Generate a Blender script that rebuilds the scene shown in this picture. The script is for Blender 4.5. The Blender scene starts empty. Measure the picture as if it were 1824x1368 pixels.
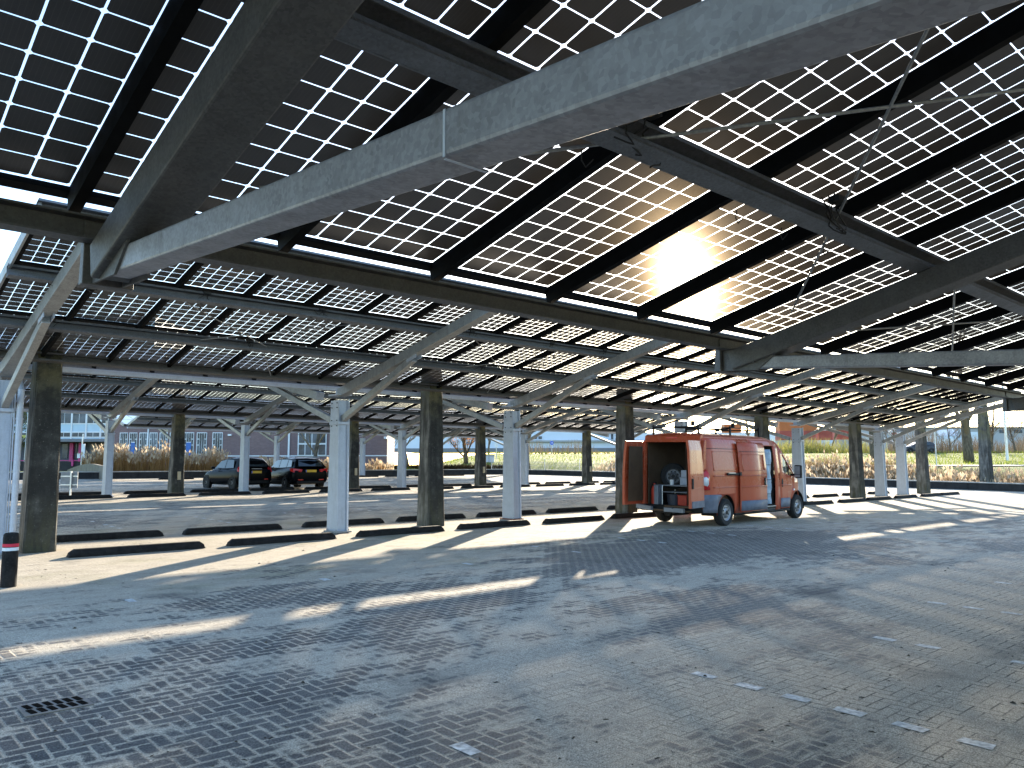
import bpy, bmesh, math, random
from mathutils import Vector, Matrix
random.seed(7)
S = bpy.context.scene
COL = S.collection
R = math.radians
# ------------------------------------------------------------------ frame
CAM_H, TH = 1.4339, 0.8355          # eye height, heading of the view measured from the rows of posts
L2 = Vector((math.cos(TH), math.sin(TH), 0)); R2 = Vector((math.sin(TH), -math.cos(TH), 0))
G = .0176
def gz(y): return G * (y - 15.3)     # the car park rises gently away from the camera
def vw(lat, d, z=0.0):               # a point by distance along the street and to the side
    p = L2 * d + R2 * lat
    return Vector((p.x, p.y, z))
def at(px, py, d):                   # far buildings: measured bearing and distance -> place
    k = d / 1405.2
    return vw((px - 912) * k, d, CAM_H + (829.5 - py) * k)
YAW = TH - math.pi / 2
# ------------------------------------------------------------------ bookkeeping
WPOS = {}
def tag(o, label=None, cat=None, group=None, kind=None):
    if label: o['label'] = label
    if cat: o['category'] = cat
    if group: o['group'] = group
    if kind: o['kind'] = kind
    return o
def empty(name, loc=(0, 0, 0), label=None, cat=None, group=None):
    o = bpy.data.objects.new(name, None); o.empty_display_size = .2
    COL.objects.link(o); o.location = loc; WPOS[o] = Vector(loc)
    return tag(o, label, cat, group)
class MB:
    def __init__(s): s.v = []; s.f = []; s.m = []; s.mi = 0
    def face(s, pts):
        i = len(s.v); s.v += [Vector(p) for p in pts]; s.f.append(list(range(i, i + len(pts)))); s.m.append(s.mi)
    def add(s, vs, fs):
        i = len(s.v); s.v += [Vector(p) for p in vs]
        for f in fs: s.f.append([a + i for a in f]); s.m.append(s.mi)
    def box(s, c, d, rz=0, M=None):
        x, y, z = d[0] / 2, d[1] / 2, d[2] / 2
        vs = [Vector(p) for p in ((-x,-y,-z),(x,-y,-z),(x,y,-z),(-x,y,-z),(-x,-y,z),(x,-y,z),(x,y,z),(-x,y,z))]
        if rz: Q = Matrix.Rotation(rz, 3, 'Z'); vs = [Q @ p for p in vs]
        if M is not None: vs = [M @ p for p in vs]
        s.add([p + Vector(c) for p in vs], [(0,3,2,1),(4,5,6,7),(0,1,5,4),(1,2,6,5),(2,3,7,6),(3,0,4,7)])
    def bx(s, x0, x1, y0, y1, z0, z1): s.box(((x0+x1)/2,(y0+y1)/2,(z0+z1)/2), (x1-x0,y1-y0,z1-z0))
    def bar(s, a, b, w, h, up=(0, 0, 1)):   # rectangular bar, w sideways, h along up
        a, b = Vector(a), Vector(b); t = (b - a).normalized(); u = Vector(up)
        sd = t.cross(u).normalized(); u = sd.cross(t).normalized()
        o = [sd * (i * w / 2) + u * (j * h / 2) for i, j in ((-1,-1),(1,-1),(1,1),(-1,1))]
        s.add([a + q for q in o] + [b + q for q in o], [(0,1,2,3),(7,6,5,4),(0,4,5,1),(1,5,6,2),(2,6,7,3),(3,7,4,0)])
    def tube(s, pts, r, n=6, cap=True):
        pts = [Vector(p) for p in pts]; rr = r if isinstance(r, (list, tuple)) else [r] * len(pts)
        base = len(s.v); ref = None
        for i, p in enumerate(pts):
            t = (pts[min(i+1, len(pts)-1)] - pts[max(i-1, 0)])
            t = t.normalized() if t.length > 1e-9 else Vector((0, 0, 1))
            if ref is None: ref = Vector((1, 0, 0)) if abs(t.x) < .8 else Vector((0, 1, 0))
            u = (ref - t * ref.dot(t)).normalized(); w = t.cross(u); ref = u
            for k in range(n):
                a = 2 * math.pi * k / n; s.v.append(p + (u * math.cos(a) + w * math.sin(a)) * rr[i])
        for i in range(len(pts) - 1):
            for k in range(n):
                a = base + i * n + k; b = base + i * n + (k + 1) % n
                s.f.append([a, b, b + n, a + n]); s.m.append(s.mi)
        if cap:
            s.f.append([base + k for k in range(n)][::-1]); s.m.append(s.mi)
            e = base + (len(pts) - 1) * n; s.f.append([e + k for k in range(n)]); s.m.append(s.mi)
    def lathe(s, prof, c=(0, 0, 0), axis='Z', n=24):   # prof: (radius, height)
        base = len(s.v); c = Vector(c)
        for r, h in prof:
            for k in range(n):
                a = 2 * math.pi * k / n; x, y = r * math.cos(a), r * math.sin(a)
                s.v.append(c + (Vector((x, y, h)) if axis == 'Z' else Vector((x, h, y)) if axis == 'Y' else Vector((h, x, y))))
        for i in range(len(prof) - 1):
            for k in range(n):
                a = base + i * n + k; b = base + i * n + (k + 1) % n
                s.f.append([a, b, b + n, a + n]); s.m.append(s.mi)
    def prism(s, poly, a, b, ax='Y'):       # polygon in the plane across ax, extruded a..b
        def P(p, h): return (p[0], h, p[1]) if ax == 'Y' else (h, p[0], p[1]) if ax == 'X' else (p[0], p[1], h)
        n = len(poly); s.add([P(p, a) for p in poly] + [P(p, b) for p in poly],
            [tuple(range(n)), tuple(range(2*n-1, n-1, -1))] + [(i, i+n, (i+1) % n + n, (i+1) % n) for i in range(n)])
    def build(s, name, mats, parent=None, bevel=0, smooth=False, solid=0, origin=None, fix=True):
        if not s.v: return None
        mats = mats if isinstance(mats, (list, tuple)) else [mats]
        if origin is None:
            xs = [p.x for p in s.v]; ys = [p.y for p in s.v]; zs = [p.z for p in s.v]
            origin = Vector(((min(xs)+max(xs))/2, (min(ys)+max(ys))/2, min(zs)))
        origin = Vector(origin)
        me = bpy.data.meshes.new(name)
        me.from_pydata([tuple(p - origin) for p in s.v], [], s.f)
        for m in mats: me.materials.append(m)
        if len(mats) > 1: me.polygons.foreach_set('material_index', s.m)
        if fix:
            b = bmesh.new(); b.from_mesh(me); bmesh.ops.recalc_face_normals(b, faces=b.faces); b.to_mesh(me); b.free()
        if smooth: me.polygons.foreach_set('use_smooth', [True] * len(me.polygons))
        me.update()
        o = bpy.data.objects.new(name, me); COL.objects.link(o); WPOS[o] = origin
        if parent: o.parent = parent; o.location = origin - WPOS[parent]
        else: o.location = origin
        if solid:
            md = o.modifiers.new('thick', 'SOLIDIFY'); md.thickness = solid; md.offset = -1
        if bevel:
            md = o.modifiers.new('edge', 'BEVEL'); md.width = bevel; md.segments = 2; md.limit_method = 'ANGLE'; md.angle_limit = R(40)
        if smooth == 'auto':
            try:
                me.set_sharp_from_angle(angle=R(38))
            except Exception: pass
        return o
def place(me, name, loc, rot=(0, 0, 0), parent=None):
    o = bpy.data.objects.new(name, me); COL.objects.link(o); o.rotation_euler = rot
    WPOS[o] = Vector(loc)
    if parent: o.parent = parent; o.location = Vector(loc) - WPOS[parent]
    else: o.location = loc
    return o
def copy_tree(o, parent=None):
    c = o.copy(); COL.objects.link(c)
    if parent: c.parent = parent
    for ch in list(o.children): copy_tree(ch, c)
    return c
# ------------------------------------------------------------------ materials
class NT:
    def __init__(s, name):
        s.mat = bpy.data.materials.new(name); s.mat.use_nodes = True
        s.t = s.mat.node_tree; s.t.nodes.clear()
        s.out = s.t.nodes.new('ShaderNodeOutputMaterial')
        s.tc = s.t.nodes.new('ShaderNodeTexCoord'); s.geo = s.t.nodes.new('ShaderNodeNewGeometry')
    def n(s, typ, **kw):
        nd = s.t.nodes.new(typ)
        for k, v in kw.items(): setattr(nd, k, v)
        return nd
    def put(s, sock, val):
        if isinstance(val, bpy.types.NodeSocket): s.t.links.new(val, sock)
        elif val is not None:
            if hasattr(sock, 'default_value'):
                if sock.type == 'RGBA' and len(val) == 3: val = (*val, 1)
                sock.default_value = val
    def m(s, op, a, b=None, c=None, clamp=False):
        nd = s.n('ShaderNodeMath', operation=op, use_clamp=clamp)
        for i, x in enumerate((a, b, c)):
            if x is not None: s.put(nd.inputs[i], x)
        return nd.outputs[0]
    def noise(s, vec, scale, detail=4, rough=.55, w=None):
        nd = s.n('ShaderNodeTexNoise'); s.put(nd.inputs['Vector'], vec); nd.inputs['Scale'].default_value = scale
        nd.inputs['Detail'].default_value = detail; nd.inputs['Roughness'].default_value = rough
        return nd.outputs['Fac']
    def ramp(s, x, lo, hi, a=0.0, b=1.0):
        nd = s.n('ShaderNodeMapRange'); s.put(nd.inputs[0], x)
        for i, v in enumerate((lo, hi, a, b)): s.put(nd.inputs[i + 1], v)
        return nd.outputs[0]
    def mix(s, f, a, b):
        nd = s.n('ShaderNodeMix', data_type='RGBA'); s.put(nd.inputs[0], f); s.put(nd.inputs[6], a); s.put(nd.inputs[7], b)
        return nd.outputs[2]
    def mapv(s, vec, scale=(1, 1, 1), rot=(0, 0, 0), loc=(0, 0, 0)):
        nd = s.n('ShaderNodeMapping'); s.put(nd.inputs[0], vec)
        nd.inputs['Scale'].default_value = scale; nd.inputs['Rotation'].default_value = rot; nd.inputs['Location'].default_value = loc
        return nd.outputs[0]
    def bsdf(s, col, rough=.6, metal=0, spec=.5, bump=None, bd=.01, bs=.5, **kw):
        b = s.n('ShaderNodeBsdfPrincipled'); s.put(b.inputs['Base Color'], col); s.put(b.inputs['Roughness'], rough)
        s.put(b.inputs['Metallic'], metal); s.put(b.inputs['Specular IOR Level'], spec)
        for k, v in kw.items(): s.put(b.inputs[k.replace('_', ' ')], v)
        if bump is not None:
            bn = s.n('ShaderNodeBump'); bn.inputs['Distance'].default_value = bd; bn.inputs['Strength'].default_value = bs
            s.put(bn.inputs['Height'], bump); s.t.links.new(bn.outputs[0], b.inputs['Normal'])
        s.t.links.new(b.outputs[0], s.out.inputs[0]); return b
    @property
    def pos(s): return s.geo.outputs['Position']
    @property
    def obj(s): return s.tc.outputs['Object']
def simple(name, col, rough=.6, metal=0, spec=.5, var=.15, scale=6, **kw):
    t = NT(name); c = col
    f = t.ramp(t.noise(t.pos, scale), .3, .7)
    d = tuple(x * (1 - var) for x in col); e = tuple(min(1, x * (1 + var)) for x in col)
    t.bsdf(t.mix(f, d, e), rough=t.ramp(t.noise(t.pos, scale * 2.3), .3, .7, max(0, rough - .07), min(1, rough + .07)), metal=metal, spec=spec, **kw)
    return t.mat
def galv(name, col, rough=.42, metal=.55, dirt=.35, lo=.62, hi=1.25):
    t = NT(name)
    vo = t.n('ShaderNodeTexVoronoi'); t.put(vo.inputs['Vector'], t.mapv(t.pos, (1, 1, 1))); vo.inputs['Scale'].default_value = 85
    vo2 = t.n('ShaderNodeTexVoronoi'); t.put(vo2.inputs['Vector'], t.pos); vo2.inputs['Scale'].default_value = 13; sq = t.n('ShaderNodeSeparateColor'); t.put(sq.inputs[0], vo2.outputs['Color'])
    sp = t.n('ShaderNodeSeparateColor'); t.put(sp.inputs[0], vo.outputs['Color'])
    n1 = t.noise(t.pos, 2.2, 5); n2 = t.noise(t.mapv(t.pos, (9, 9, 1.2)), 2.0, 4)
    k = t.m('ADD', t.m('ADD', t.m('MULTIPLY', sp.outputs[0], .10), t.m('MULTIPLY', sq.outputs[0], .010)), t.m('MULTIPLY', t.noise(t.pos, 5.5, 6, .7), .34))
    c = t.mix(t.ramp(k, .14, .42), tuple(x * lo for x in col), tuple(min(1, x * hi) for x in col))
    c = t.mix(t.m('MULTIPLY', t.ramp(n2, .55, .78), dirt), c, (.13, .12, .10))
    t.bsdf(c, rough=t.ramp(k, .1, .5, rough + .12, rough - .08), metal=metal, bump=n1, bd=.002, bs=.3)
    return t.mat
M = {}
SC_R, SC_I, SC_M = .70, .97, .005
def mats():
    # --- block paving: herringbone bond, joints and drifts of pale sand
    t = NT('block_paving'); sx = t.n('ShaderNodeSeparateXYZ'); t.put(sx.inputs[0], t.pos); X, Y = sx.outputs[0], sx.outputs[1]
    wob = t.m('MULTIPLY', t.m('SUBTRACT', t.noise(t.pos, 3.0, 2), .5), .02)
    W = .098
    a = t.m('DIVIDE', t.m('ADD', X, wob), W); b = t.m('DIVIDE', t.m('ADD', Y, wob), W)
    i = t.m('FLOOR', a); j = t.m('FLOOR', b); fx = t.m('SUBTRACT', a, i); fy = t.m('SUBTRACT', b, j)
    mm = t.m('FLOORED_MODULO', t.m('SUBTRACT', i, j), 4)
    def eq(v): return t.m('COMPARE', mm, v, .3)
    e0, e1, e2, e3 = eq(0), eq(1), eq(2), eq(3)
    one = 1.0
    dr = t.m('ADD', t.m('SUBTRACT', one, fx), e0); dl = t.m('ADD', fx, e1)
    db = t.m('ADD', fy, e2); dt = t.m('ADD', t.m('SUBTRACT', one, fy), e3)
    ed = t.m('MINIMUM', t.m('MINIMUM', dr, dl), t.m('MINIMUM', db, dt))
    bi = t.m('SUBTRACT', i, e1); bj = t.m('ADD', j, e3)
    cv = t.n('ShaderNodeCombineXYZ'); t.put(cv.inputs[0], bi); t.put(cv.inputs[1], bj)
    wn = t.n('ShaderNodeTexWhiteNoise'); wn.noise_dimensions = '2D'; t.put(wn.inputs['Vector'], cv.outputs[0])
    wv = wn.outputs['Value']
    big = t.noise(t.mapv(t.pos, (.55, 1.25, 1)), .55, 5, .6); mid = t.noise(t.mapv(t.pos, (1, 2.2, 1)), 2.1, 6, .65); fin = t.noise(t.pos, 75, 4, .75); gr = t.noise(t.pos, 120, 3, .8)
    # how much sand lies where: heaped along the posts, swept off the driving lane
    yb = t.m('MULTIPLY', t.ramp(Y, 8.6, 10.6), t.ramp(Y, 20.5, 18.0))
    xr = t.m('MULTIPLY', t.ramp(X, 1.5, 6.0), t.ramp(Y, 6.5, 3.8))
    clean = t.m('MULTIPLY', t.m('MULTIPLY', t.ramp(X, 7.5, 11.0), t.ramp(X, 19, 15)), t.m('MULTIPLY', t.ramp(Y, 7.2, 8.4), t.ramp(Y, 12.2, 11.2)))
    far = t.ramp(Y, 19, 24)
    amt = t.m('ADD', t.m('ADD', t.m('ADD', t.m('MULTIPLY', yb, .22), .045), t.m('MULTIPLY', xr, .12)), t.m('SUBTRACT', t.m('MULTIPLY', far, .07), t.m('MULTIPLY', clean, .30)))
    fld = t.m('ADD', t.m('ADD', t.m('MULTIPLY', t.m('SUBTRACT', big, .5), 1.15), t.m('MULTIPLY', t.m('SUBTRACT', mid, .5), .62)), t.m('ADD', amt, .50))
    fld = t.m('ADD', fld, t.m('MULTIPLY', t.m('SUBTRACT', fin, .5), .22)); fld = t.m('ADD', fld, t.m('MULTIPLY', t.ramp(ed, .30, .04), .09))
    fld = t.m('SUBTRACT', fld, t.m('MULTIPLY', t.m('SUBTRACT', wv, .5), .09))
    cover = t.ramp(fld, .53, .63)
    jn = t.ramp(t.m('ADD', ed, t.m('MULTIPLY', t.m('SUBTRACT', fin, .5), .22)), .125, .075)
    jn = t.m('MULTIPLY', jn, t.ramp(t.noise(t.pos, 1.1, 3), .25, .5, .45, .95))
    sand = t.m('MAXIMUM', t.m('MULTIPLY', cover, .93), jn)
    brick = t.mix(wv, (.036, .037, .040), (.092, .088, .085))
    brick = t.mix(t.m('MULTIPLY', t.ramp(fin, .52, .66), .7), brick, (.19, .185, .175))
    brick = t.mix(t.m('MULTIPLY', t.ramp(t.noise(t.pos, 1.7, 3), .6, .75), .45), brick, (.085, .075, .05))
    veil = t.ramp(t.noise(t.pos, 1.3, 4, .6), .3, .7, .02, .28)
    brick = t.mix(t.m('ADD', veil, t.m('MULTIPLY', xr, .28)), brick, (.33, .30, .255))
    sandc = t.mix(t.ramp(mid, .3, .7), (.36, .315, .25), (.50, .44, .345))
    sandc = t.mix(t.m('MULTIPLY', t.ramp(fin, .60, .75), .5), sandc, (.13, .115, .095))
    sandc = t.mix(t.m('MULTIPLY', t.m('MULTIPLY', yb, t.ramp(t.noise(t.pos, .7, 4), .52, .66)), .35), sandc, (.16, .17, .07))
    jd = t.m('MULTIPLY', t.m('MULTIPLY', t.ramp(ed, .09, .03), xr), t.ramp(mid, .4, .6))
    col = t.mix(jd, t.mix(sand, brick, sandc), (.05, .046, .04))
    hv = t.n('ShaderNodeHueSaturation'); t.put(hv.inputs['Color'], t.mix(sand, brick, sandc)); t.put(hv.inputs['Value'], t.m('MULTIPLY', t.ramp(gr, .38, .62, .45, 1.55), t.m('MULTIPLY', t.ramp(t.noise(t.pos, 46, 2, .7), .34, .40, .55, 1.0), t.ramp(t.noise(t.pos, 61, 2, .7), .64, .70, 1.0, 1.5)))); col = t.mix(jd, hv.outputs[0], (.05, .046, .04))
    dark = t.m('MULTIPLY', t.ramp(t.noise(t.mapv(t.pos, (1, 1, 1), loc=(11, 3, 0)), .8, 4), .62, .74), .5)
    col = t.mix(dark, col, (.055, .055, .055))
    hgt = t.m('ADD', t.m('MULTIPLY', t.ramp(ed, .02, .13), t.m('SUBTRACT', 1.0, t.m('MULTIPLY', cover, .8))), t.m('MULTIPLY', fin, .35))
    t.bsdf(col, rough=t.ramp(sand, 0, 1, .86, .97), spec=.15, bump=hgt, bd=.008, bs=.55)
    M['paving'] = t.mat
    M['mark'] = simple('white_stone', (.50, .50, .475), .9, var=.5, scale=22)
    M['post'] = galv('galvanised_post', (.47, .51, .58), .45, .30, .22, .84, 1.10)
    M['steel'] = galv('galvanised_steel', (.40, .405, .40), .42, .45, .45)
    M['chord'] = galv('galvanised_chord', (.41, .415, .455), .42, .40, .4)
    M['darksteel'] = galv('weathered_steel', (.155, .148, .142), .52, .30, .4)
    M['purlin'] = galv('purlin_steel', (.19, .20, .22), .48, .35, .3)
    M['cap'] = simple('end_cap', (.55, .60, .68), .5, .2)
    M['rail'] = simple('black_rail', (.005, .005, .005), .8, spec=.15)
    M['cable'] = simple('cable_black', (.012, .012, .012), .6)
    # --- solar cells: opaque silicon, faint busbars
    t = NT('solar_cell'); ws = t.n('ShaderNodeTexWave'); ws.wave_type = 'BANDS'; ws.bands_direction = 'X'
    t.put(ws.inputs['Vector'], t.obj); ws.inputs['Scale'].default_value = 16; ws.inputs['Distortion'].default_value = 0
    f = t.ramp(ws.outputs['Fac'], .93, 1.0); n = t.noise(t.pos, 5)
    oi = t.n('ShaderNodeObjectInfo')
    c = t.mix(t.m('ADD', t.m('MULTIPLY', t.ramp(n, .3, .7), .6), t.m('MULTIPLY', oi.outputs['Random'], .6)), (.028, .028, .029), (.048, .042, .044))
    cb = t.bsdf(t.mix(t.m('MULTIPLY', f, .35), c, (.09, .085, .08)), rough=.38, spec=.45)
    # warm rough refraction mixed into the cells imitates lens bloom around the sun
    rf = t.n('ShaderNodeBsdfRefraction'); rf.distribution = 'GGX'; rf.inputs['Roughness'].default_value = SC_R; rf.inputs['IOR'].default_value = SC_I; rf.inputs['Color'].default_value = (1.0, .80, .58, 1)
    mx = t.n('ShaderNodeMixShader'); mx.inputs[0].default_value = SC_M; t.t.links.new(cb.outputs[0], mx.inputs[1]); t.t.links.new(rf.outputs[0], mx.inputs[2]); t.t.links.new(mx.outputs[0], t.out.inputs[0])
    M['cell'] = t.mat
    # --- glass: mostly clear, a film of dust
    t = NT('panel_glass'); tr = t.n('ShaderNodeBsdfTransparent'); tr.inputs[0].default_value = (.93, .94, .93, 1)
    gl = t.n('ShaderNodeBsdfGlossy'); gl.inputs['Roughness'].default_value = .08
    tl = t.n('ShaderNodeBsdfTranslucent'); tl.inputs[0].default_value = (.8, .79, .78, 1)
    lw = t.n('ShaderNodeLayerWeight'); lw.inputs['Blend'].default_value = .5
    sch = t.m('ADD', .07, t.m('MULTIPLY', .93, t.m('POWER', lw.outputs['Facing'], 3.0)))
    m1 = t.n('ShaderNodeMixShader'); t.put(m1.inputs[0], sch); t.t.links.new(tr.outputs[0], m1.inputs[1]); t.t.links.new(gl.outputs[0], m1.inputs[2])
    m2 = t.n('ShaderNodeMixShader'); m2.inputs[0].default_value = .04; t.t.links.new(m1.outputs[0], m2.inputs[1]); t.t.links.new(tl.outputs[0], m2.inputs[2])
    t.t.links.new(m2.outputs[0], t.out.inputs[0]); M['glass'] = t.mat
    # --- old concrete columns: mossy head, dark streaks
    t = NT('old_concrete'); oz = t.n('ShaderNodeSeparateXYZ'); t.put(oz.inputs[0], t.pos)
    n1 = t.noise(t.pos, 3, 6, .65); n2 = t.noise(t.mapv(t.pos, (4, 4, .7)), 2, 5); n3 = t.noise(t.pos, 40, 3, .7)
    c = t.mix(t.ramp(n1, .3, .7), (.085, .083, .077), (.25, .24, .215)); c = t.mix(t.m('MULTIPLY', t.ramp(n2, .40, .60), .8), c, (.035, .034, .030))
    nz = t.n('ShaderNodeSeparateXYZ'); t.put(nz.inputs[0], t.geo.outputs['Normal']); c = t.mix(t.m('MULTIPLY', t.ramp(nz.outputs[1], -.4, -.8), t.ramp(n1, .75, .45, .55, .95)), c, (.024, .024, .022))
    c = t.mix(t.m('MULTIPLY', t.ramp(oz.outputs[2], 2.5, 3.1), t.ramp(n1, .35, .6)), c, (.13, .115, .06))
    c = t.mix(t.m('MULTIPLY', t.ramp(oz.outputs[2], 1.0, .1), t.ramp(n2, .4, .6, .1, .6)), c, (.10, .095, .05))
    c = t.mix(t.m('MULTIPLY', t.ramp(n3, .63, .74), .5), c, (.36, .35, .31))
    t.bsdf(c, rough=.9, spec=.3, bump=t.m('ADD', n1, t.m('MULTIPLY', n3, .4)), bd=.02, bs=.6); M['concrete'] = t.mat
    t = NT('parapet_concrete'); n1 = t.noise(t.pos, 1.2, 6, .65); n2 = t.noise(t.mapv(t.pos, (3, 3, .4)), 1.5, 4)
    c = t.mix(t.ramp(n1, .3, .7), (.15, .125, .09), (.26, .225, .165)); c = t.mix(t.m('MULTIPLY', t.ramp(n2, .5, .65), .6), c, (.1, .09, .075))
    t.bsdf(c, rough=.9, bump=n1, bd=.02); M['parapet'] = t.mat
    t = NT('recycled_rubber'); n1 = t.noise(t.pos, 9, 5, .7); n3 = t.noise(t.pos, 70, 2)
    c = t.mix(t.ramp(n1, .35, .7), (.007, .0065, .0065), (.026, .024, .023)); c = t.mix(t.m('MULTIPLY', t.ramp(n3, .68, .76), .6), c, (.2, .19, .17))
    t.bsdf(c, rough=.8, spec=.2, bump=n3, bd=.004); M['rubber'] = t.mat
    M['asphwall'] = simple('dark_timber_edging', (.022, .02, .02), .8, var=.4, scale=3)
    M['coping'] = simple('pale_coping', (.42, .39, .35), .8, var=.2, scale=3)
    # --- land outside the car park
    t = NT('rough_grass'); n1 = t.noise(t.pos, .35, 6, .65); n2 = t.noise(t.pos, 3.0, 6, .7)
    c = t.mix(t.ramp(n1, .35, .65), (.10, .15, .025), (.21, .23, .045)); c = t.mix(t.ramp(n2, .45, .7), c, (.22, .20, .075))
    t.bsdf(c, rough=.95, spec=.2, bump=n2, bd=.15, bs=.8); M['grass'] = t.mat
    M['road'] = simple('pale_asphalt', (.30, .29, .275), .85, var=.15, scale=2)
    def blade(name, a, b, tr=.25):
        t = NT(name); oi = t.n('ShaderNodeNewGeometry'); f = t.m('ADD', t.m('MULTIPLY', oi.outputs['Random Per Island'], .8), t.m('MULTIPLY', t.noise(t.pos, .5, 3), .3))
        c = t.mix(f, a, b); d = t.n('ShaderNodeBsdfDiffuse'); t.put(d.inputs[0], c); l = t.n('ShaderNodeBsdfTranslucent'); t.put(l.inputs[0], c)
        m = t.n('ShaderNodeMixShader'); m.inputs[0].default_value = tr; t.t.links.new(d.outputs[0], m.inputs[1]); t.t.links.new(l.outputs[0], m.inputs[2])
        t.t.links.new(m.outputs[0], t.out.inputs[0]); return t.mat
    M['reed'] = blade('dry_reed', (.17, .075, .022), (.40, .24, .10), .4); M['palereed'] = blade('pale_reed', (.15, .095, .05), (.36, .26, .16), .4); M['plume'] = blade('reed_plume', (.38, .27, .17), (.55, .45, .32), .4)
    M['tuft'] = blade('grass_blade', (.08, .13, .02), (.25, .28, .05), .45); M['twig'] = blade('bare_twig', (.14, .10, .065), (.32, .25, .17), .1)
    M['yellowtwig'] = blade('budding_twig', (.25, .22, .05), (.42, .40, .12), .3); M['orangeleaf'] = blade('orange_leaf', (.40, .12, .02), (.55, .25, .05), .4)
    M['hedge'] = blade('dark_hedge', (.03, .022, .014), (.10, .075, .04), .1); M['leaf'] = blade('dark_leaf', (.03, .045, .012), (.14, .15, .03), .3)
    t = NT('bark'); n1 = t.noise(t.mapv(t.pos, (6, 6, 1.2)), 2, 5); c = t.mix(t.ramp(n1, .35, .65), (.06, .047, .035), (.17, .135, .095))
    t.bsdf(c, rough=.95, bump=n1, bd=.03); M['bark'] = t.mat
    # --- buildings
    t = NT('dark_brickwork'); br = t.n('ShaderNodeTexBrick'); t.put(br.inputs['Vector'], t.mapv(t.obj, (1, 1, 1), rot=(R(90), 0, 0)))
    br.inputs['Color1'].default_value = (.17, .10, .10, 1); br.inputs['Color2'].default_value = (.23, .14, .135, 1); br.inputs['Mortar'].default_value = (.25, .21, .2, 1)
    br.inputs['Scale'].default_value = 2.2; br.inputs['Mortar Size'].default_value = .012; br.inputs['Brick Width'].default_value = .5; br.inputs['Row Height'].default_value = .16
    c = t.mix(t.ramp(t.noise(t.pos, .4, 4), .3, .7, 0, .35), br.outputs[0], (.14, .10, .11)); t.bsdf(c, rough=.85); M['brick'] = t.mat
    M['white'] = simple('white_paint', (.72, .74, .76), .55, var=.06); M['bluepanel'] = simple('pale_blue_panel', (.46, .60, .70), .5, var=.06, scale=1)
    M['bluedoor'] = simple('blue_door', (.02, .12, .42), .4); M['darkwall'] = simple('dark_cladding', (.05, .055, .075), .6); M['magenta'] = simple('magenta_paint', (.42, .03, .16), .5)
    t = NT('window_glass'); t.bsdf(t.mix(t.ramp(t.noise(t.pos, .8, 3), .35, .65), (.02, .032, .05), (.09, .12, .16)), rough=.12, spec=.25); M['pane'] = t.mat
    M['hall'] = simple('pale_hall_cladding', (.60, .66, .74), .6, var=.04, scale=.3); M['greyhall'] = simple('grey_hall_cladding', (.38, .38, .39), .7, var=.1, scale=.3)
    M['orange'] = simple('orange_container', (.55, .17, .05), .6, var=.2, scale=.6); M['redc'] = simple('red_container', (.40, .085, .06), .6, var=.25, scale=.6)
    M['plinth'] = simple('grey_plinth', (.18, .185, .20), .8)
    # --- vehicles
    def paint(name, c, rough=.28, dust=.25, dc=(.35, .30, .26), coat=.5, spec=.5):
        t = NT(name); sz = t.n('ShaderNodeSeparateXYZ'); t.put(sz.inputs[0], t.obj); n = t.noise(t.pos, 5, 5, .7)
        f = t.m('MULTIPLY', t.m('ADD', t.ramp(n, .35, .75, .1, .8), t.ramp(sz.outputs[2], .9, .2, 0, .6)), dust, clamp=True)
        t.bsdf(t.mix(f, c, dc), rough=t.ramp(f, 0, .5, rough, .6), spec=spec, Coat_Weight=coat, Coat_Roughness=.06, bump=t.noise(t.obj, 1.6, 2), bd=.012, bs=.2 if dust else 0.0); return t.mat
    M['van'] = paint('orange_red_paint', (.44, .068, .022), .25, .08, coat=.25, spec=.3); M['black'] = paint('black_paint', (.003, .0035, .005), .14, .0, coat=.0, spec=.06); M['grey_car'] = paint('grey_paint', (.04, .042, .05), .25, .1, coat=.1, spec=.2)
    M['clad'] = simple('grey_cladding', (.115, .125, .155), .6, var=.2); M['trim'] = simple('black_plastic', (.008, .008, .009), .6, spec=.25)
    M['tyre'] = simple('tyre', (.012, .012, .012), .85); M['rim'] = simple('steel_rim', (.30, .30, .31), .4, .6); M['hardboard'] = simple('hardboard', (.085, .050, .026), .75, var=.2, scale=3)
    M['ply'] = simple('dark_lining', (.020, .016, .013), .8, var=.3); M['redlamp'] = simple('red_lens', (.50, .012, .012), .15); M['clearlamp'] = simple('clear_lens', (.65, .66, .66), .12)
    M['plate'] = simple('yellow_plate', (.65, .40, .03), .45, var=.05); M['blue'] = simple('blue_plastic', (.03, .10, .38), .4); M['greybin'] = simple('grey_plastic', (.36, .40, .47), .5)
    M['darkbin'] = simple('dark_plastic', (.03, .035, .05), .5); M['redbox'] = simple('red_plastic', (.42, .035, .015), .5)
    M['film'] = simple('grey_plastic_wrap', (.33, .42, .50), .3, var=.25, scale=9, bump=None); M['signblue'] = simple('sign_blue', (.02, .10, .55), .4); M['red'] = simple('red_cloth', (.62, .03, .06), .8)
    M['beige'] = simple('beige_plate', (.45, .37, .24), .6); M['dullrim'] = simple('dull_rim', (.10, .10, .105), .5, .4); M['alu'] = simple('aluminium', (.55, .56, .57), .35, .7); M['iron'] = simple('cast_iron', (.05, .05, .052), .6, .4)
    M['signback'] = simple('sign_back', (.20, .22, .25), .5, .2); M['rust'] = simple('rusty_base', (.20, .065, .035), .9, var=.4, scale=20); M['slot_shade'] = simple('black_pit', (.002, .002, .002), .95, spec=.03)
    t = NT('car_window'); t.bsdf((.02, .028, .03), rough=.05, spec=.9); M['carwin'] = t.mat
    t = NT('clear_window'); tr = t.n('ShaderNodeBsdfTransparent'); tr.inputs[0].default_value = (.72, .80, .78, 1); gl = t.n('ShaderNodeBsdfGlossy'); gl.inputs['Roughness'].default_value = .03
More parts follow.
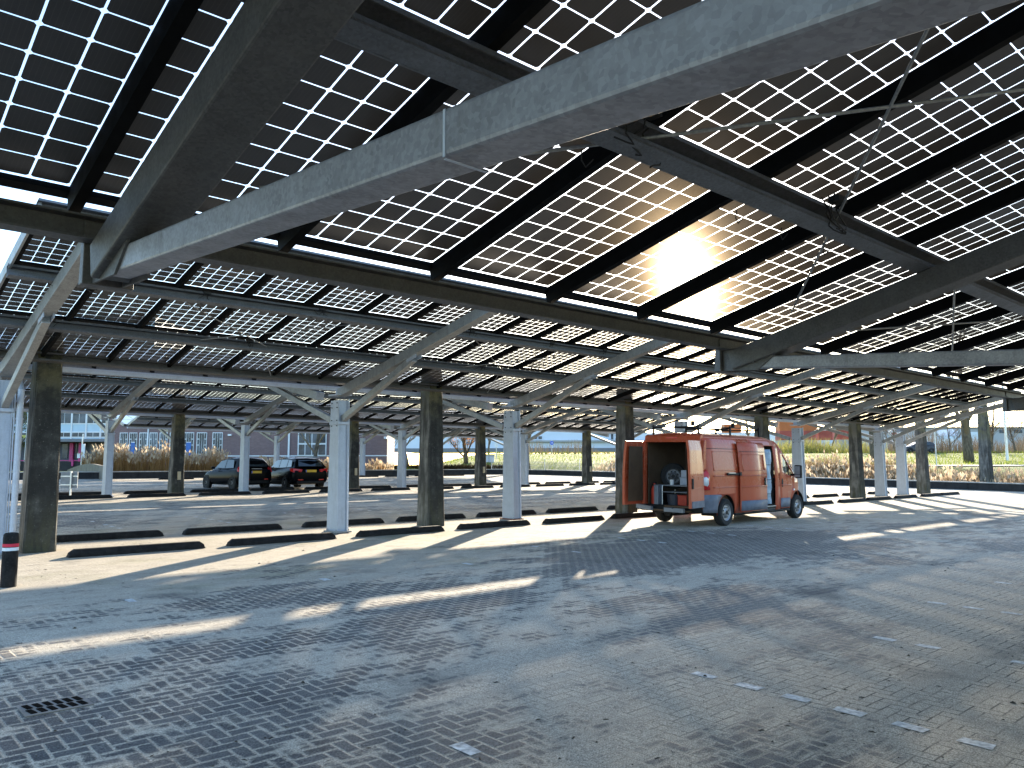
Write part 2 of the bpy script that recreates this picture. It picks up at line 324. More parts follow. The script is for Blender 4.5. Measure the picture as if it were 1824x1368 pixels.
    m1 = t.n('ShaderNodeMixShader'); m1.inputs[0].default_value = .2; t.t.links.new(tr.outputs[0], m1.inputs[1]); t.t.links.new(gl.outputs[0], m1.inputs[2]); t.t.links.new(m1.outputs[0], t.out.inputs[0]); M['clearwin'] = t.mat
mats()
ORD = 'first second third fourth fifth sixth seventh eighth ninth tenth eleventh twelfth thirteenth fourteenth fifteenth sixteenth seventeenth eighteenth'.split()
# ------------------------------------------------------------------ ground
def build_ground():
    # the land: one sheet reaching the horizon, sunk below the car park and rising to the street beyond it
    XB, YB = 49.4, 53.6
    def sst(a, b, x):
        t = max(0, min(1, (x - a) / (b - a))); return t * t * (3 - 2 * t)
    def interp(tab, x):
        if x <= tab[0][0]: return tab[0][1]
        for (a, u), (b, v) in zip(tab, tab[1:]):
            if x <= b: return u + (v - u) * (x - a) / (b - a)
        return tab[-1][1]
    prof = [(40, .1), (50, .3), (57, 1.22), (62, 1.36), (75, 1.62), (95, 2.45), (100, 2.86), (110, 2.9), (125, 3.2), (600, 3.2)]
    def z(x, y):
        p = Vector((x, y, 0)); d = p.dot(L2); lat = p.dot(R2)
        base = gz(max(-25, min(y, YB)))
        w = sst(-14, -3, lat); zt = interp(prof, d) * w + (.62 + .35 * sst(60, 75, d)) * (1 - w)
        out = max(x - XB, y - YB)
        if x < -18: out = max(out, min(-18 - x, 6)); zt = base
        if y < -20: out = max(out, -20 - y); zt = base
        return base - .3 + (zt - base + .3) * sst(.6, 7, out)
    def axis(a, b, step, far):
        v = [a + i * step for i in range(int((b - a) / step) + 1)]
        g, s = [], step
        x = b
        while x < far: s *= 1.35; x += s; g.append(x)
        x, s, l = a, step, []
        while x > -far: s *= 1.35; x -= s; l.append(x)
        return l[::-1] + v + g
    xs, ys = axis(-24, 130, 2.0, 900), axis(-26, 130, 2.0, 900)
    m = MB(); nx = len(xs)
    vs = [(x, y, z(x, y)) for y in ys for x in xs]
    fs = [(j*nx+i, j*nx+i+1, (j+1)*nx+i+1, (j+1)*nx+i) for j in range(len(ys)-1) for i in range(nx-1)]
    m.add(vs, fs); o = m.build('ground', M['grass'], smooth=True, origin=(0, 0, 0)); tag(o, kind='structure')
    build_ground.z = z
    m = MB(); yy = [-24 + 3 * i for i in range(26)] + [YB]; xx = [-22 + 4 * i for i in range(18)] + [XB]
    n = len(xx); m.add([(x, y, gz(y)) for y in yy for x in xx], [(j*n+i, j*n+i+1, (j+1)*n+i+1, (j+1)*n+i) for j in range(len(yy)-1) for i in range(n-1)])
    tag(m.build('car_park_paving', M['paving'], origin=(0, 0, 0)), kind='structure')
    def strip(name, d0, d1, l0, l1, mat, up):
        m = MB(); N = 60; q = 8
        vs = []
        for i in range(N + 1):
            for k in range(q + 1):
                p = vw(l0 + (l1 - l0) * i / N, d0 + (d1 - d0) * k / q); vs.append((p.x, p.y, max(z(p.x, p.y), interp(prof, p.dot(L2)) - .05) + up))
        m.add(vs, [(i*(q+1)+k, i*(q+1)+k+1, (i+1)*(q+1)+k+1, (i+1)*(q+1)+k) for i in range(N) for k in range(q)])
        tag(m.build(name, mat, smooth=True, origin=(0, 0, 0)), kind='structure')
    strip('road', 101, 109, -30, 140, M['road'], .06)
    strip('foot_path', 58.5, 61.5, 17, 90, M['road'], .06)
    # white stones marking the bays
    m = MB(); rnd = random.Random(3)
    def dash(x, y, lx=.20, ly=.10):
        if rnd.random() < .08: return
        w = [rnd.uniform(-.012, .012) for _ in range(4)]
        m.face([(x-lx/2+w[0], y-ly/2, gz(y-ly/2)+.004), (x+lx/2+w[1], y-ly/2+w[3], gz(y-ly/2)+.004), (x+lx/2, y+ly/2+w[2], gz(y+ly/2)+.004), (x-lx/2, y+ly/2, gz(y+ly/2)+.004)])
    for k in range(-2, 9):
        for i in range(13): dash(3.0 + 2.385 * k, 3.72 - i * .385, .10, .20)
    for k in range(-1, 14):
        for i in range(4 if k > 2 else 1): dash(2.95 + 2.475 * k, 9.78 + i * .53, .10, .20)
        for i in range(3, 8): dash(2.95 + 2.475 * k, 17.4 + i * .53, .10, .20)
    tag(m.build('bay_markings', M['mark'], origin=(0, 0, 0)), kind='structure')
    # grit, twigs and bits of leaf on the paving
    m = MB(); rnd = random.Random(5)
    for i in range(1700):
        u = rnd.random(); d = 2.2 + 17 * u * u; lat = rnd.uniform(-.75, .75) * d
        p = vw(lat, d)
        if p.y < -1 or p.x < .1: continue
        r = rnd.choice((.003, .003, .004, .005, .006)); h = gz(p.y); a = rnd.uniform(0, 6.3); ln = r * rnd.choice((1, 1.3, 1.6, 4))
        if rnd.random() < .012: r, ln = .012, .018
        dx, dy = math.cos(a), math.sin(a)
        b = [(p.x + dx*ln*s - dy*r*q, p.y + dy*ln*s + dx*r*q, h + .002) for s, q in ((-1,-1),(1,-1),(1,1),(-1,1))]
        c = (p.x, p.y, h + r * 1.4)
        m.add(b + [c], [(0,1,4),(1,2,4),(2,3,4),(3,0,4)])
    tag(m.build('leaf_litter', simple('leaf_litter', (.055, .042, .028), .9, var=.6, scale=3), origin=(0, 0, 0)), 'dark twigs and leaf scraps scattered over the block paving', 'leaf litter', kind='stuff')
build_ground()
# ------------------------------------------------------------------ solar carports
def panel_mesh(name='solar_panel', dirt=False):
    m = MB(); g = .166; gv, gu = .0088, .0066
    m.mi = 0
    for i in range(6):
        for j in range(10):
            x0, x1, y0, y1 = i*g + gv/2, (i+1)*g - gv/2, j*g + gu/2, (j+1)*g - gu/2; c = .010
            m.face([(x0+c,y0,-.004),(x1-c,y0,-.004),(x1,y0+c,-.004),(x1,y1-c,-.004),(x1-c,y1,-.004),(x0+c,y1,-.004),(x0,y1-c,-.004),(x0,y0+c,-.004)])
    m.mi = 1
    m.face([(-.010,-.008,0),(1.006,-.008,0),(1.006,1.668,0),(-.010,1.668,0)])
    me = bpy.data.meshes.new(name); me.from_pydata([tuple(v) for v in m.v], [], m.f)
    me.materials.append(M['cell']); me.materials.append(M['glass']); me.polygons.foreach_set('material_index', m.m); me.update()
    return me
PANEL = panel_mesh()
def merge_panels(name, xf, parent):
    vs, fs, mi = [], [], []
    pv = [v.co.copy() for v in PANEL.vertices]; pf = [list(p.vertices) for p in PANEL.polygons]; pm = [p.material_index for p in PANEL.polygons]
    O = xf[0].to_translation()
    for X in xf:
        b = len(vs); vs += [tuple(X @ v - O) for v in pv]; fs += [[a + b for a in f] for f in pf]; mi += pm
    me = bpy.data.meshes.new(name); me.from_pydata(vs, [], fs); me.materials.append(M['cell']); me.materials.append(M['glass'])
    me.polygons.foreach_set('material_index', mi); me.update()
    return tag(place(me, name, O, parent=parent), kind='stuff')
class Wing:
    """one glazed slope: low edge at (ye, ze), climbing along dirY at angle a"""
    def __init__(s, car, x0, n, ye, ze, a, dy, rows, pitch, hero=True, keep=100, mats=None):
        s.car, s.x0, s.n, s.ye, s.ze, s.a, s.dy, s.rows, s.pitch = car, x0, n, ye, ze, a, dy, rows, pitch
        s.x1 = x0 + 1.05 * n; s.top = (rows - 1) * pitch + 1.66
        xf = []
        for r in range(rows):
            for k in range(n):
                P = s.P(x0 + 1.05 * k + (.027 if dy > 0 else 1.023), r * pitch, 0)
                xf.append((P, (a, 0, 0 if dy > 0 else math.pi)))
        xf.sort(key=lambda q: (q[0] - Vector((0, 0, CAM_H))).length)
        if not hero: keep = 0
        for P, e in xf[:keep]: place(PANEL, 'solar_panel', P, e, car)
        rest = [Matrix.Translation(P) @ Matrix.Rotation(e[2], 4, 'Z') @ Matrix.Rotation(e[0], 4, 'X') for P, e in xf[keep:]]
        if rest: merge_panels('solar_panel', rest, car)
        rail = MB(); A, B = s.P(0, -.05, -.063), s.P(0, s.top - .0, -.063)
        rail.bar(A, B, .052, .112, s.N()); rme = None
        for k in range(n + 1):
            P = s.P(x0 + 1.05 * k, -.05, -.063)
            if rme is None:
                o = rail.build('panel_rail', M['rail'], car, origin=A); rme = o.data
                o.location = P - WPOS[car]; WPOS[o] = P
            else: place(rme, 'panel_rail', P, parent=car)
        for r in range(rows):                                   # dark lip under each row of panes
            m = MB(); w_ = .066 if r == 0 else max(.03, pitch - 1.66 - .018); m.bar(s.P(x0, r*pitch - .012 - w_/2, -.02), s.P(s.x1, r*pitch - .012 - w_/2, -.02), w_, .03, s.N())
            m.build('edge_strip', M['rail'], car)
    def N(s): return Vector((0, -s.dy * math.sin(s.a), math.cos(s.a)))
    def P(s, x, d, off=0): return Vector((x, s.ye + s.dy * d * math.cos(s.a), s.ze + d * math.sin(s.a))) + s.N() * off
    def purlin(s, d, mat, o0=-.12, o1=-.28):
        # channel open towards the ridge: web, two flanges with lips
        m = MB(); N = s.N(); e0, e1 = s.x0 - .08, s.x1 + .08
        mid, h = (o0 + o1) / 2, o0 - o1
        def b(dd, off, w, hh): m.bar(s.P(e0, d + dd, off), s.P(e1, d + dd, off), w, hh, N)
        b(0, mid, .010, h); b(.055, o0 - .006, .100, .010); b(.055, o1 + .006, .100, .010)
        b(.105, o0 - .022, .008, .022); b(.105, o1 + .022, .008, .022)
        m.build('purlin', mat, s.car)
        # bright bolt heads / holes along the web
    def rod(s, x0, d0, x1, d1, off=-.2):
        m = MB(); m.tube([s.P(x0, d0, off), s.P(x1, d1, off)], .009, 6); m.build('tie_rod', M['steel'], s.car)
    def cables(s, x, d, rnd, big=1.0):
        m = MB()
        for k in range(rnd.randint(3, 5)):
            p0 = s.P(x + rnd.uniform(-.12, .12), d + rnd.uniform(.0, .12), -.10); p1 = s.P(x + rnd.uniform(-.35, .35) * big, d + rnd.uniform(-.05, .1), -.28 - rnd.uniform(0, .05))
            sag = rnd.uniform(.03, .16) * big; pts = []
            for i in range(9):
                t = i / 8; q = p0.lerp(p1, t); q.z -= sag * math.sin(t * math.pi); q.x += .06 * math.sin(t * 9 + k); pts.append(q)
            m.tube(pts, .0045, 5)
        c = s.P(x, d + .10, -.135); m.box(c, (.11, .07, .035)); m.build('cable', M['cable'], s.car)
    def long_cable(s, x0, x1, d, rnd):
        m = MB(); pts = []; n = int((x1 - x0) / .15)
        for i in range(n + 1):
            x = x0 + (x1 - x0) * i / n
            pts.append(s.P(x, d, -.13 - .10 * abs(math.sin(x * 1.9 + .4 * math.sin(x * .7))) ** 1.5))
        m.tube(pts, .005, 5); m.build('cable', M['cable'], s.car)
def h_post(m, x, y0, zb, zt, w=.24, db=.46, dt=.34):
    # two tapering flanges with a recessed web, collar at the braces, base plate
    for sx in (-1, 1):
        xa, xb = x + sx*w/2, x + sx*(w/2 - .018)
        a, b = min(xa, xb), max(xa, xb)
        m.add([(a,y0,zb),(b,y0,zb),(b,y0+db,zb),(a,y0+db,zb),(a,y0+(db-dt)*.4,zt),(b,y0+(db-dt)*.4,zt),(b,y0+(db-dt)*.4+dt,zt),(a,y0+(db-dt)*.4+dt,zt)],
              [(0,3,2,1),(4,5,6,7),(0,1,5,4),(1,2,6,5),(2,3,7,6),(3,0,4,7)])
    m.add([(x-w/2+.02,y0+.035,zb),(x+w/2-.02,y0+.035,zb),(x+w/2-.02,y0+.05,zb),(x-w/2+.02,y0+.05,zb),(x-w/2+.02,y0+.035+(db-dt)*.4,zt),(x+w/2-.02,y0+.035+(db-dt)*.4,zt),(x+w/2-.02,y0+.05+(db-dt)*.4,zt),(x-w/2+.02,y0+.05+(db-dt)*.4,zt)],
          [(0,3,2,1),(4,5,6,7),(0,1,5,4),(1,2,6,5),(2,3,7,6),(3,0,4,7)])
def butterfly(car, yc, zo, x0, n, posts, a=R(12.65), hero=True, keep=100, detail=True, seed=1, backhero=False, skipbeam=None):
    ye, ze = yc - .18, 3.391 + zo
    F = Wing(car, x0, n, ye, ze, a, -1, 3, 1.768, hero, keep)
    B = Wing(car, x0, n, ye + .80, ze, a, 1, 3, 1.768, False)
    for W in (F, B):
        W.purlin(.08, M['darksteel'] if W is F else M['purlin'], -.055, -.21)
        for d in (1.755, 3.52): W.purlin(d, M['purlin'])
        W.purlin(5.21, M['purlin'], -.03, -.20)
    xe0, xe1 = F.x0, F.x1
    m = MB(); m.bx(xe0, xe1, yc + .06, yc + .20, 3.105 + zo, 3.195 + zo); m.build('valley_beam', M['post'], car, bevel=.006)
    # bright rim along the left end of the glazing
    for W in (F, B):
        m = MB(); m.bar(W.P(xe0 - .05, -.02, -.07), W.P(xe0 - .05, W.top + .05, -.07), .03, .16, W.N()); m.build('end_trim', M['steel'], car)
    for x in posts:
        gy = gz(yc); y0 = yc - .41
        m = MB(); h_post(m, x, y0, gy + .03, 2.86 + zo)
        p = m.build('post', M['post'], car)
        m = MB(); m.box((x, y0 + .20, gy + .018), (.36, .58, .03))
        for sx in (-1, 1):
            for sy in (-.2, .2, ): m.tube([(x + sx*.15, y0+.2+sy, gy+.03), (x + sx*.15, y0+.2+sy, gy+.075)], .014, 6)
        m.build('base_plate', M['post'] if not detail else M['steel'], p)
        m = MB(); m.box((x, y0 + .21, 2.36 + zo), (.275, .40, .06)); m.build('collar', M['post'], p, bevel=.004)
        m = MB(); m.box((x, y0 + .21, 2.98 + zo), (.34, .44, .03)); m.box((x, y0 + .21, 3.05 + zo), (.05, .30, .12)); m.build('head_plate', M['post'], p)
        if detail:
            m = MB()
            for sz in (2.30, 2.42, 2.7, 2.8):
                for sy in (.1, .32): m.tube([(x-.12-.004, y0+sy, sz+zo), (x-.142, y0+sy, sz+zo)], .012, 6)
            m.build('bolt', M['rail'], p)
            m = MB(); m.tube([(x+.145, y0+.02, gy+.05), (x+.145, y0+.06, 2.9+zo)], .013, 6); m.build('conduit', M['cap'], p)
        for W, sy in ((F, -1), (B, 1)):
            t = 5.28
            r = MB(); r.bar(W.P(x, -.02, -.375), W.P(x, t, -.375), .19, .19, W.N()); r_ = r.build('rafter', M['steel'], car, bevel=.006 if detail else 0)
            c = MB(); N = W.N(); e = W.P(x, t + .006, -.375); c.bar(e, e + (W.P(x, t+.01, 0) - W.P(x, t, 0)), .20, .20, N); c.build('end_cap', M['cap'], r_)
            ys = yc - .22 if sy < 0 else yc + .02
            bb = MB(); q = W.P(x, 2.78, -.50); bb.bar((x, ys - (.14 if sy < 0 else -.10), 2.45 + zo), q, .11, .13, (0, 0, 1))
            bo = bb.build('brace', M['steel'], car, bevel=.005 if detail else 0)
            g = MB(); g.bar(W.P(x - .065, 2.62, -.47), W.P(x - .065, 2.95, -.47), .012, .13, N); g.bar(W.P(x + .065, 2.62, -.47), W.P(x + .065, 2.95, -.47), .012, .13, N); g.build('bracket', M['post'], bo)
    rnd = random.Random(seed)
    if detail:
        for d in (1.755, 3.52):
            x = F.x0 + .8
            while x < F.x1 - 1:
                F.cables(x, d, rnd, 1.2); x += rnd.uniform(1.6, 3.4)
        for i in range(len(posts) - 1):
            a0, a1 = posts[i], posts[i+1]; q = a0 + (a1 - a0) * .45
            F.rod(q - 1.2, 3.4, q + .9, 1.85); F.rod(q - .3, 1.85, q + 1.9, 3.4); F.rod(q + .9, 1.7, q + 1.7, .3)
    return F
# nearest roof: it falls away from the camera, its struts run back under our feet of sight
c1 = empty('solar_carport', (1.05, -1.3, gz(-1.3)), 'nearest solar carport, dark glazed roof and thick steel struts sloping right overhead', 'solar carport', 'solar carports over the parking bays')
W1 = Wing(c1, 4.0153 - .996 - .027 - 1.05 * 7, 19, 4.0375, 2.7475, .2483, -1, 3, 1.715)
m = MB()
e0, e1 = W1.x0 - .1, W1.x1 + .1
m.bx(e0, e1, 4.085, 4.100, 2.50, 2.615); m.bx(e0, e1, 4.02, 4.085, 2.605, 2.615); m.bx(e0, e1, 3.98, 4.085, 2.49, 2.50)
m.build('eave_beam', M['darksteel'], c1)
for d in (1.70, 3.41, 5.0): W1.purlin(d, M['purlin'], -.12, -.275)
for x in (1.062, 6.40, 14.60):
    r = MB(); A = W1.P(x, -.04, -.365); r.bar(A, W1.P(x, 5.5, -.365), .215, .175, W1.N()); ro = r.build('rafter', M['darksteel'], c1, bevel=.010)
    r = MB(); r.prism([(4.075, 2.295), (4.145, 2.295), (4.115, 2.60), (4.075, 2.60)], x - .115, x + .115, 'X'); r.build('end_plate', M['darksteel'], ro, bevel=.004)
    r = MB()
    for sx in (-1, 1): r.prism([(4.07, 2.30), (3.72, 2.28), (3.55, 2.40), (3.62, 2.49), (4.07, 2.50)], x + sx*.066 - .006, x + sx*.066 + .006, 'X')
    for yy, zz in ((3.95, 2.36), (3.95, 2.44), (3.75, 2.36), (3.75, 2.43)): r.tube([(x - .10, yy, zz), (x + .10, yy, zz)], .013, 6)
    r.build('gusset_plate', M['darksteel'], ro)
    s = MB(); s.bar((x, 4.02, 2.32 + .055), (x, -1.25, 1.897 + .055), .12, .108); so = s.build('strut', M['chord'], c1, bevel=.010)
    if x < 2:
        b = MB(); b.box((x - .0615, 1.325, 2.155), (.0015, .008, .108)); b.box((x, 1.325, 2.0965), (.118, .008, .0015)); b.build('weld_seam', M['cap'], so)
    p = MB(); h_post(p, x, -1.55, gz(-1.4) + .02, 3.35); po = p.build('post', M['post'], c1)
    p = MB(); p.box((x, -1.33, gz(-1.4) + .012), (.36, .6, .024)); p.build('base_plate', M['steel'], po)
m = MB(); m.bx(e0, e1, -1.18, -1.06, 3.36, 3.52); m.build('ridge_beam', M['purlin'], c1)
W1.rod(3.27 - .6, 3.52, 6.2, .70); W1.rod(1.5, .62, 4.9, 3.40); W1.rod(9.9, .70, 7.3, 1.65); W1.rod(7.2, .55, 9.9, 1.8)
rnd = random.Random(4)
for x, d in ((2.85, 1.77), (4.72, 1.78), (9.4, 1.78)): W1.cables(x, d, rnd, .6)
for sx in (2.6, 3.9, 4.4, 4.95):
    m = MB(); p = W1.P(sx, 1.63, -.27); m.tube([p, p + Vector((.02, .02, -.04)), p + Vector((.06, .03, -.06)), p + Vector((.09, .01, -.02))], .0035, 5); m.build('cable', M['cable'], c1)
WB_ = Wing(c1, W1.x0, 19, -2.0, W1.P(0, W1.top, 0).z - .02, -.2483, -1, 3, 1.715, False)  # back slope behind the camera, unseen; added to block sky light from there
c2 = empty('solar_carport', (8.8, 15.4, gz(15.4)), 'butterfly solar carport on the row of pale posts that the orange van is parked under', 'solar carport', 'solar carports over the parking bays')
POST1 = [2.50, 8.82, 13.93, 21.38, 28.98, 36.35, 38.72]
butterfly(c2, 15.61, 0, 1.965, 35, POST1, seed=2)
m = MB(); m.tube([(2.70, 15.12, gz(15.3)), (2.70, 15.12, 2.7), (2.68, 15.4, 3.0), (2.66, 15.62, 3.1)], .05, 12)
for zz in (.5, 1.35, 2.2): m.lathe([(.056, 0), (.056, .03)], (2.70, 15.12, zz), n=12)
m.build('drainpipe', M['post'], c2)
m = MB(); m.box((13.93, 15.42, gz(15.4) + .035), (.34, .56, .06)); m.build('base_plate', M['rust'], c2)
c3 = empty('solar_carport', (14, 32.6, gz(32.6)), 'middle solar carport roofing the bays where the two black cars stand', 'solar carport', 'solar carports over the parking bays')
butterfly(c3, 32.55, .29, -1.2, 40, [2.0, 8.75, 14.05, 22.0, 30.2, 38.3], detail=False, seed=3)
c4 = empty('solar_carport', (30, 51.3, gz(51.3)), 'farthest solar carport, just in front of the dark boundary wall and the brick building', 'solar carport', 'solar carports over the parking bays')
butterfly(c4, 51.4, .63, 14.9, 30, [17.6, 24.5, 31.3, 38.5, 46.0], detail=False, keep=60, seed=5)
# ------------------------------------------------------------------ concrete columns, wheel stops, bollard and the like
def column(x, y, zt, label, wb=.50, wt=.36, plate=None, mat='concrete'):
    b = gz(y) - .02; rnd = random.Random(int(x * 10)); m = MB()
    N = 9; vs = []
    for i in range(N):
        t = i / (N - 1); w = (wb + (wt - wb) * t) / 2; zz = b + (zt - b) * t
        c = w * .12
        ring = [(-w+c,-w),(w-c,-w),(w,-w+c),(w,w-c),(w-c,w),(-w+c,w),(-w,w-c),(-w,-w+c)]
        vs += [(x + p + rnd.uniform(-.006, .006), y + q + rnd.uniform(-.006, .006), zz) for p, q in ring]
    m.add(vs, [(i*8+k, i*8+(k+1) % 8, (i+1)*8+(k+1) % 8, (i+1)*8+k) for i in range(N-1) for k in range(8)] + [tuple(range(8))[::-1], tuple((N-1)*8+k for k in range(8))])
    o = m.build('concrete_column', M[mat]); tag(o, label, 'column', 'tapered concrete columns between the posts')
    if plate:
        m = MB(); m.box((x + .02, y - wb/2 - .02, plate), (.13, .04, .33)); m.build('number_plate', M['beige'], o, bevel=.006)
    return o
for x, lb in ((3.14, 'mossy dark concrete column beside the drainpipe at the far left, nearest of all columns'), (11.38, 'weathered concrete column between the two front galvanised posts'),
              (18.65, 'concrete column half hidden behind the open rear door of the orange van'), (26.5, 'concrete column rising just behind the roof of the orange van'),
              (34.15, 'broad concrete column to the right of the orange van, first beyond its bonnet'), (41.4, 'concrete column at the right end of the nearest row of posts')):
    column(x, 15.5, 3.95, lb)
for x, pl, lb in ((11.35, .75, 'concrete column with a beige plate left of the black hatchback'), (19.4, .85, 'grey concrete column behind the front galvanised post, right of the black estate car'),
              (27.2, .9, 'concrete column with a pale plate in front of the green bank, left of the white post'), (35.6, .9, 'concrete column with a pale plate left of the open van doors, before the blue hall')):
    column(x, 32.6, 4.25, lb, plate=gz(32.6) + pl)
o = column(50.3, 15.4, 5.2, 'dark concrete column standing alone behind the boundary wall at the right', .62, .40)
def stop_mesh(x, y, lx, group, label):
    m = MB(); z0 = gz(y); h = .125; w = .19
    prof = [(-w/2, 0), (-w/2, h*.45), (-w/2*.62, h), (w/2*.62, h), (w/2, h*.45), (w/2, 0)]
    n = 8; rows = []
    st = [(-lx/2, .0), (-lx/2 + .02, .55), (-lx/2 + .10, 1), (-.012, 1), (-.006, .9), (.006, .9), (.012, 1), (lx/2 - .10, 1), (lx/2 - .02, .55), (lx/2, .0)]
    vs = [(x + s, y + p[0], z0 + max(.004, p[1] * k)) for s, k in st for p in prof]
    k = len(prof); fs = [(i*k+j, i*k+j+1, (i+1)*k+j+1, (i+1)*k+j) for i in range(len(st)-1) for j in range(k-1)] + [tuple(range(k))[::-1], tuple((len(st)-1)*k+j for j in range(k))]
    m.add(vs, fs)
    for s in (-.75, -.3, .3, .75): m.lathe([(.016, 0), (.016, .004), (0, .004)], (x + s * lx / 2, y, z0 + h - .001), n=8)
    o = m.build('wheel_stop', M['rubber']); tag(o, label, 'wheel stop', group)
xs = [4.42, 7.03, 9.72, 12.40, 15.07, 17.7, 20.3, 23.0, 25.6, 28.2, 30.9, 33.4, 36.2, 39.0, 41.4]
rnd = random.Random(9)
for i, x in enumerate(xs):
    stop_mesh(x, 14.3 + rnd.uniform(-.04, .04), 2.18, 'wheel stops in front of the nearest posts', f'black wheel stop, {ORD[i]} from left in the row before the nearest posts')
for i, x in enumerate([2.0, 4.55, 7.10, 9.8, 12.4, 15.0, 17.7, 20.4, 23.1, 25.8, 28.5, 31.2, 33.9, 36.6, 39.2]):
    stop_mesh(x, 16.8 + rnd.uniform(-.04, .04), 2.15, 'wheel stops behind the nearest posts', f'black wheel stop, {ORD[i]} from left in the row behind the nearest posts')
for i in range(15):
    x = 5.0 + 2.62 * i
    stop_mesh(x, 31.35, 2.1, 'wheel stops in front of the middle posts', f'far wheel stop, {ORD[i]} from left in the row before the middle posts')
for i in range(14):
    x = 5.6 + 2.62 * i
    stop_mesh(x, 33.9, 2.1, 'wheel stops behind the middle posts', f'far wheel stop, {ORD[i]} from left in the row behind the middle posts')
for i in range(9):
    stop_mesh(17.5 + 2.7 * i, 50.2, 2.1, 'wheel stops along the far boundary wall', f'tiny wheel stop, {ORD[i]} from left along the far boundary wall')
b = empty('bollard', (2.08, 11.70, gz(11.7)), 'short black bollard with red and white bands by the left column', 'bollard')
m = MB(); m.lathe([(.092, 0), (.09, .1), (.088, .60), (.085, .645), (.07, .665), (.03, .672), (0, .673)], (2.08, 11.7, gz(11.7)), n=28); m.build('body', M['rubber'], b, smooth='auto')
for zz, mt, nm in ((.495, 'red', 'red_band'), (.448, 'white', 'white_band')):
    m = MB(); m.lathe([(.0905, 0), (.0905, .04)], (2.08, 11.7, gz(11.7) + zz), n=28); m.build(nm, M[mt], b, smooth=True)
d = empty('drain_grate', (1.40, 6.12, gz(6.12)), 'rusty iron drain grate set in the paving at lower left', 'drain grate')
z0 = gz(6.12)
m = MB(); m.box((1.40, 6.12, z0 + .002), (.40, .30, .006)); m.build('frame', simple('worn_iron', (.22, .20, .175), .9, spec=.1), d)
m = MB()
for r in range(2):
    for i in range(6):
        m.box((1.25 + i * .06, 6.055 + r * .13, z0 + .0068), (.036, .105, .004), rz=.15)
m.build('slots', M['slot_shade'], d)  # near-black blocks on the frame stand in for the shade inside open slots
# boundary wall: dark face, pale coping, running behind the last posts and turning along the right edge
w = empty('boundary_wall', (49, 53, gz(53)), 'low dark boundary wall with pale coping round the edge of the car park', 'wall')
path = [(8.5, 53.3), (20, 53.3), (34, 53.3), (44, 53.3), (47, 52.4), (48.8, 49.5), (49.2, 44), (49.2, 33), (49.2, 22), (49.2, 10), (49.2, -10)]
m = MB(); c = MB()
for (a0, b0), (a1, b1) in zip(path, path[1:]):
    n = max(1, int(math.hypot(a1 - a0, b1 - b0) / 3))
    for i in range(n):
        p = Vector((a0 + (a1-a0)*i/n, b0 + (b1-b0)*i/n, 0)); q = Vector((a0 + (a1-a0)*(i+1)/n, b0 + (b1-b0)*(i+1)/n, 0))
        p.z = gz(p.y); q.z = gz(q.y); e = (q - p).normalized() * .02
        m.bar(p - e + Vector((0, 0, .19)), q + e + Vector((0, 0, .19)), .22, .40); c.bar(p + Vector((0, 0, .425)), q + Vector((0, 0, .425)), .30, .06)
m.build('wall_face', M['asphwall'], w); c.build('coping', M['coping'], w)
# ------------------------------------------------------------------ vehicles (built along +x, rear axle at x = 0, then turned)
def circ(cx, cz, r, a0, a1, n):
    return [(cx + r * math.cos(R(a0 + (a1 - a0) * i / n)), cz + r * math.sin(R(a0 + (a1 - a0) * i / n))) for i in range(n + 1)]
def wheel(root, x, y, r, w, side, name='wheel', holes=True, rimr=.58, spokes=0):
    # side = -1: outer face towards -y
    m = MB(); s = side
    m.lathe([(r*.62, -w/2*.9), (r*.90, -w/2), (r*.985, -w/2*.72), (r, -w/2*.3), (r, w/2*.3), (r*.985, w/2*.72), (r*.90, w/2), (r*.62, w/2*.9)], (x, y, r), 'Y', 36)
    o = m.build(name, M['tyre'], root, smooth='auto', origin=(x, y, r))
    m = MB(); f = y + s * w/2 * .80; R0 = r * rimr + .01
    pr = [(R0, -s*w*.25), (R0, s*.012), (R0*.93, s*.0), (R0*.86, -s*.02), (R0*.62, -s*.045 + s*.02), (R0*.34, s*.0), (R0*.30, s*.012), (0, s*.016)]
    m.lathe(pr, (x, f, r), 'Y', 36)
    rim = m.build('rim', M['rim'], o, smooth='auto', origin=(x, f, r))
    m = MB(); n = 8 if not spokes else spokes
    for k in range(n):
        a = 2 * math.pi * (k + .5) / n; cx, cz = x + R0*.60*math.cos(a), r + R0*.60*math.sin(a)
        m.lathe([(.0, 0), (R0*(.11 if not spokes else .17), 0)], (cx, f - s*.008, cz), 'Y', 10)
    m.lathe([(R0*.24, 0), (R0*.24, s*.003), (0, s*.003)], (x, f + s*.016, r), 'Y', 12)
    m.build('vent_holes', M['trim'], rim)
    return o
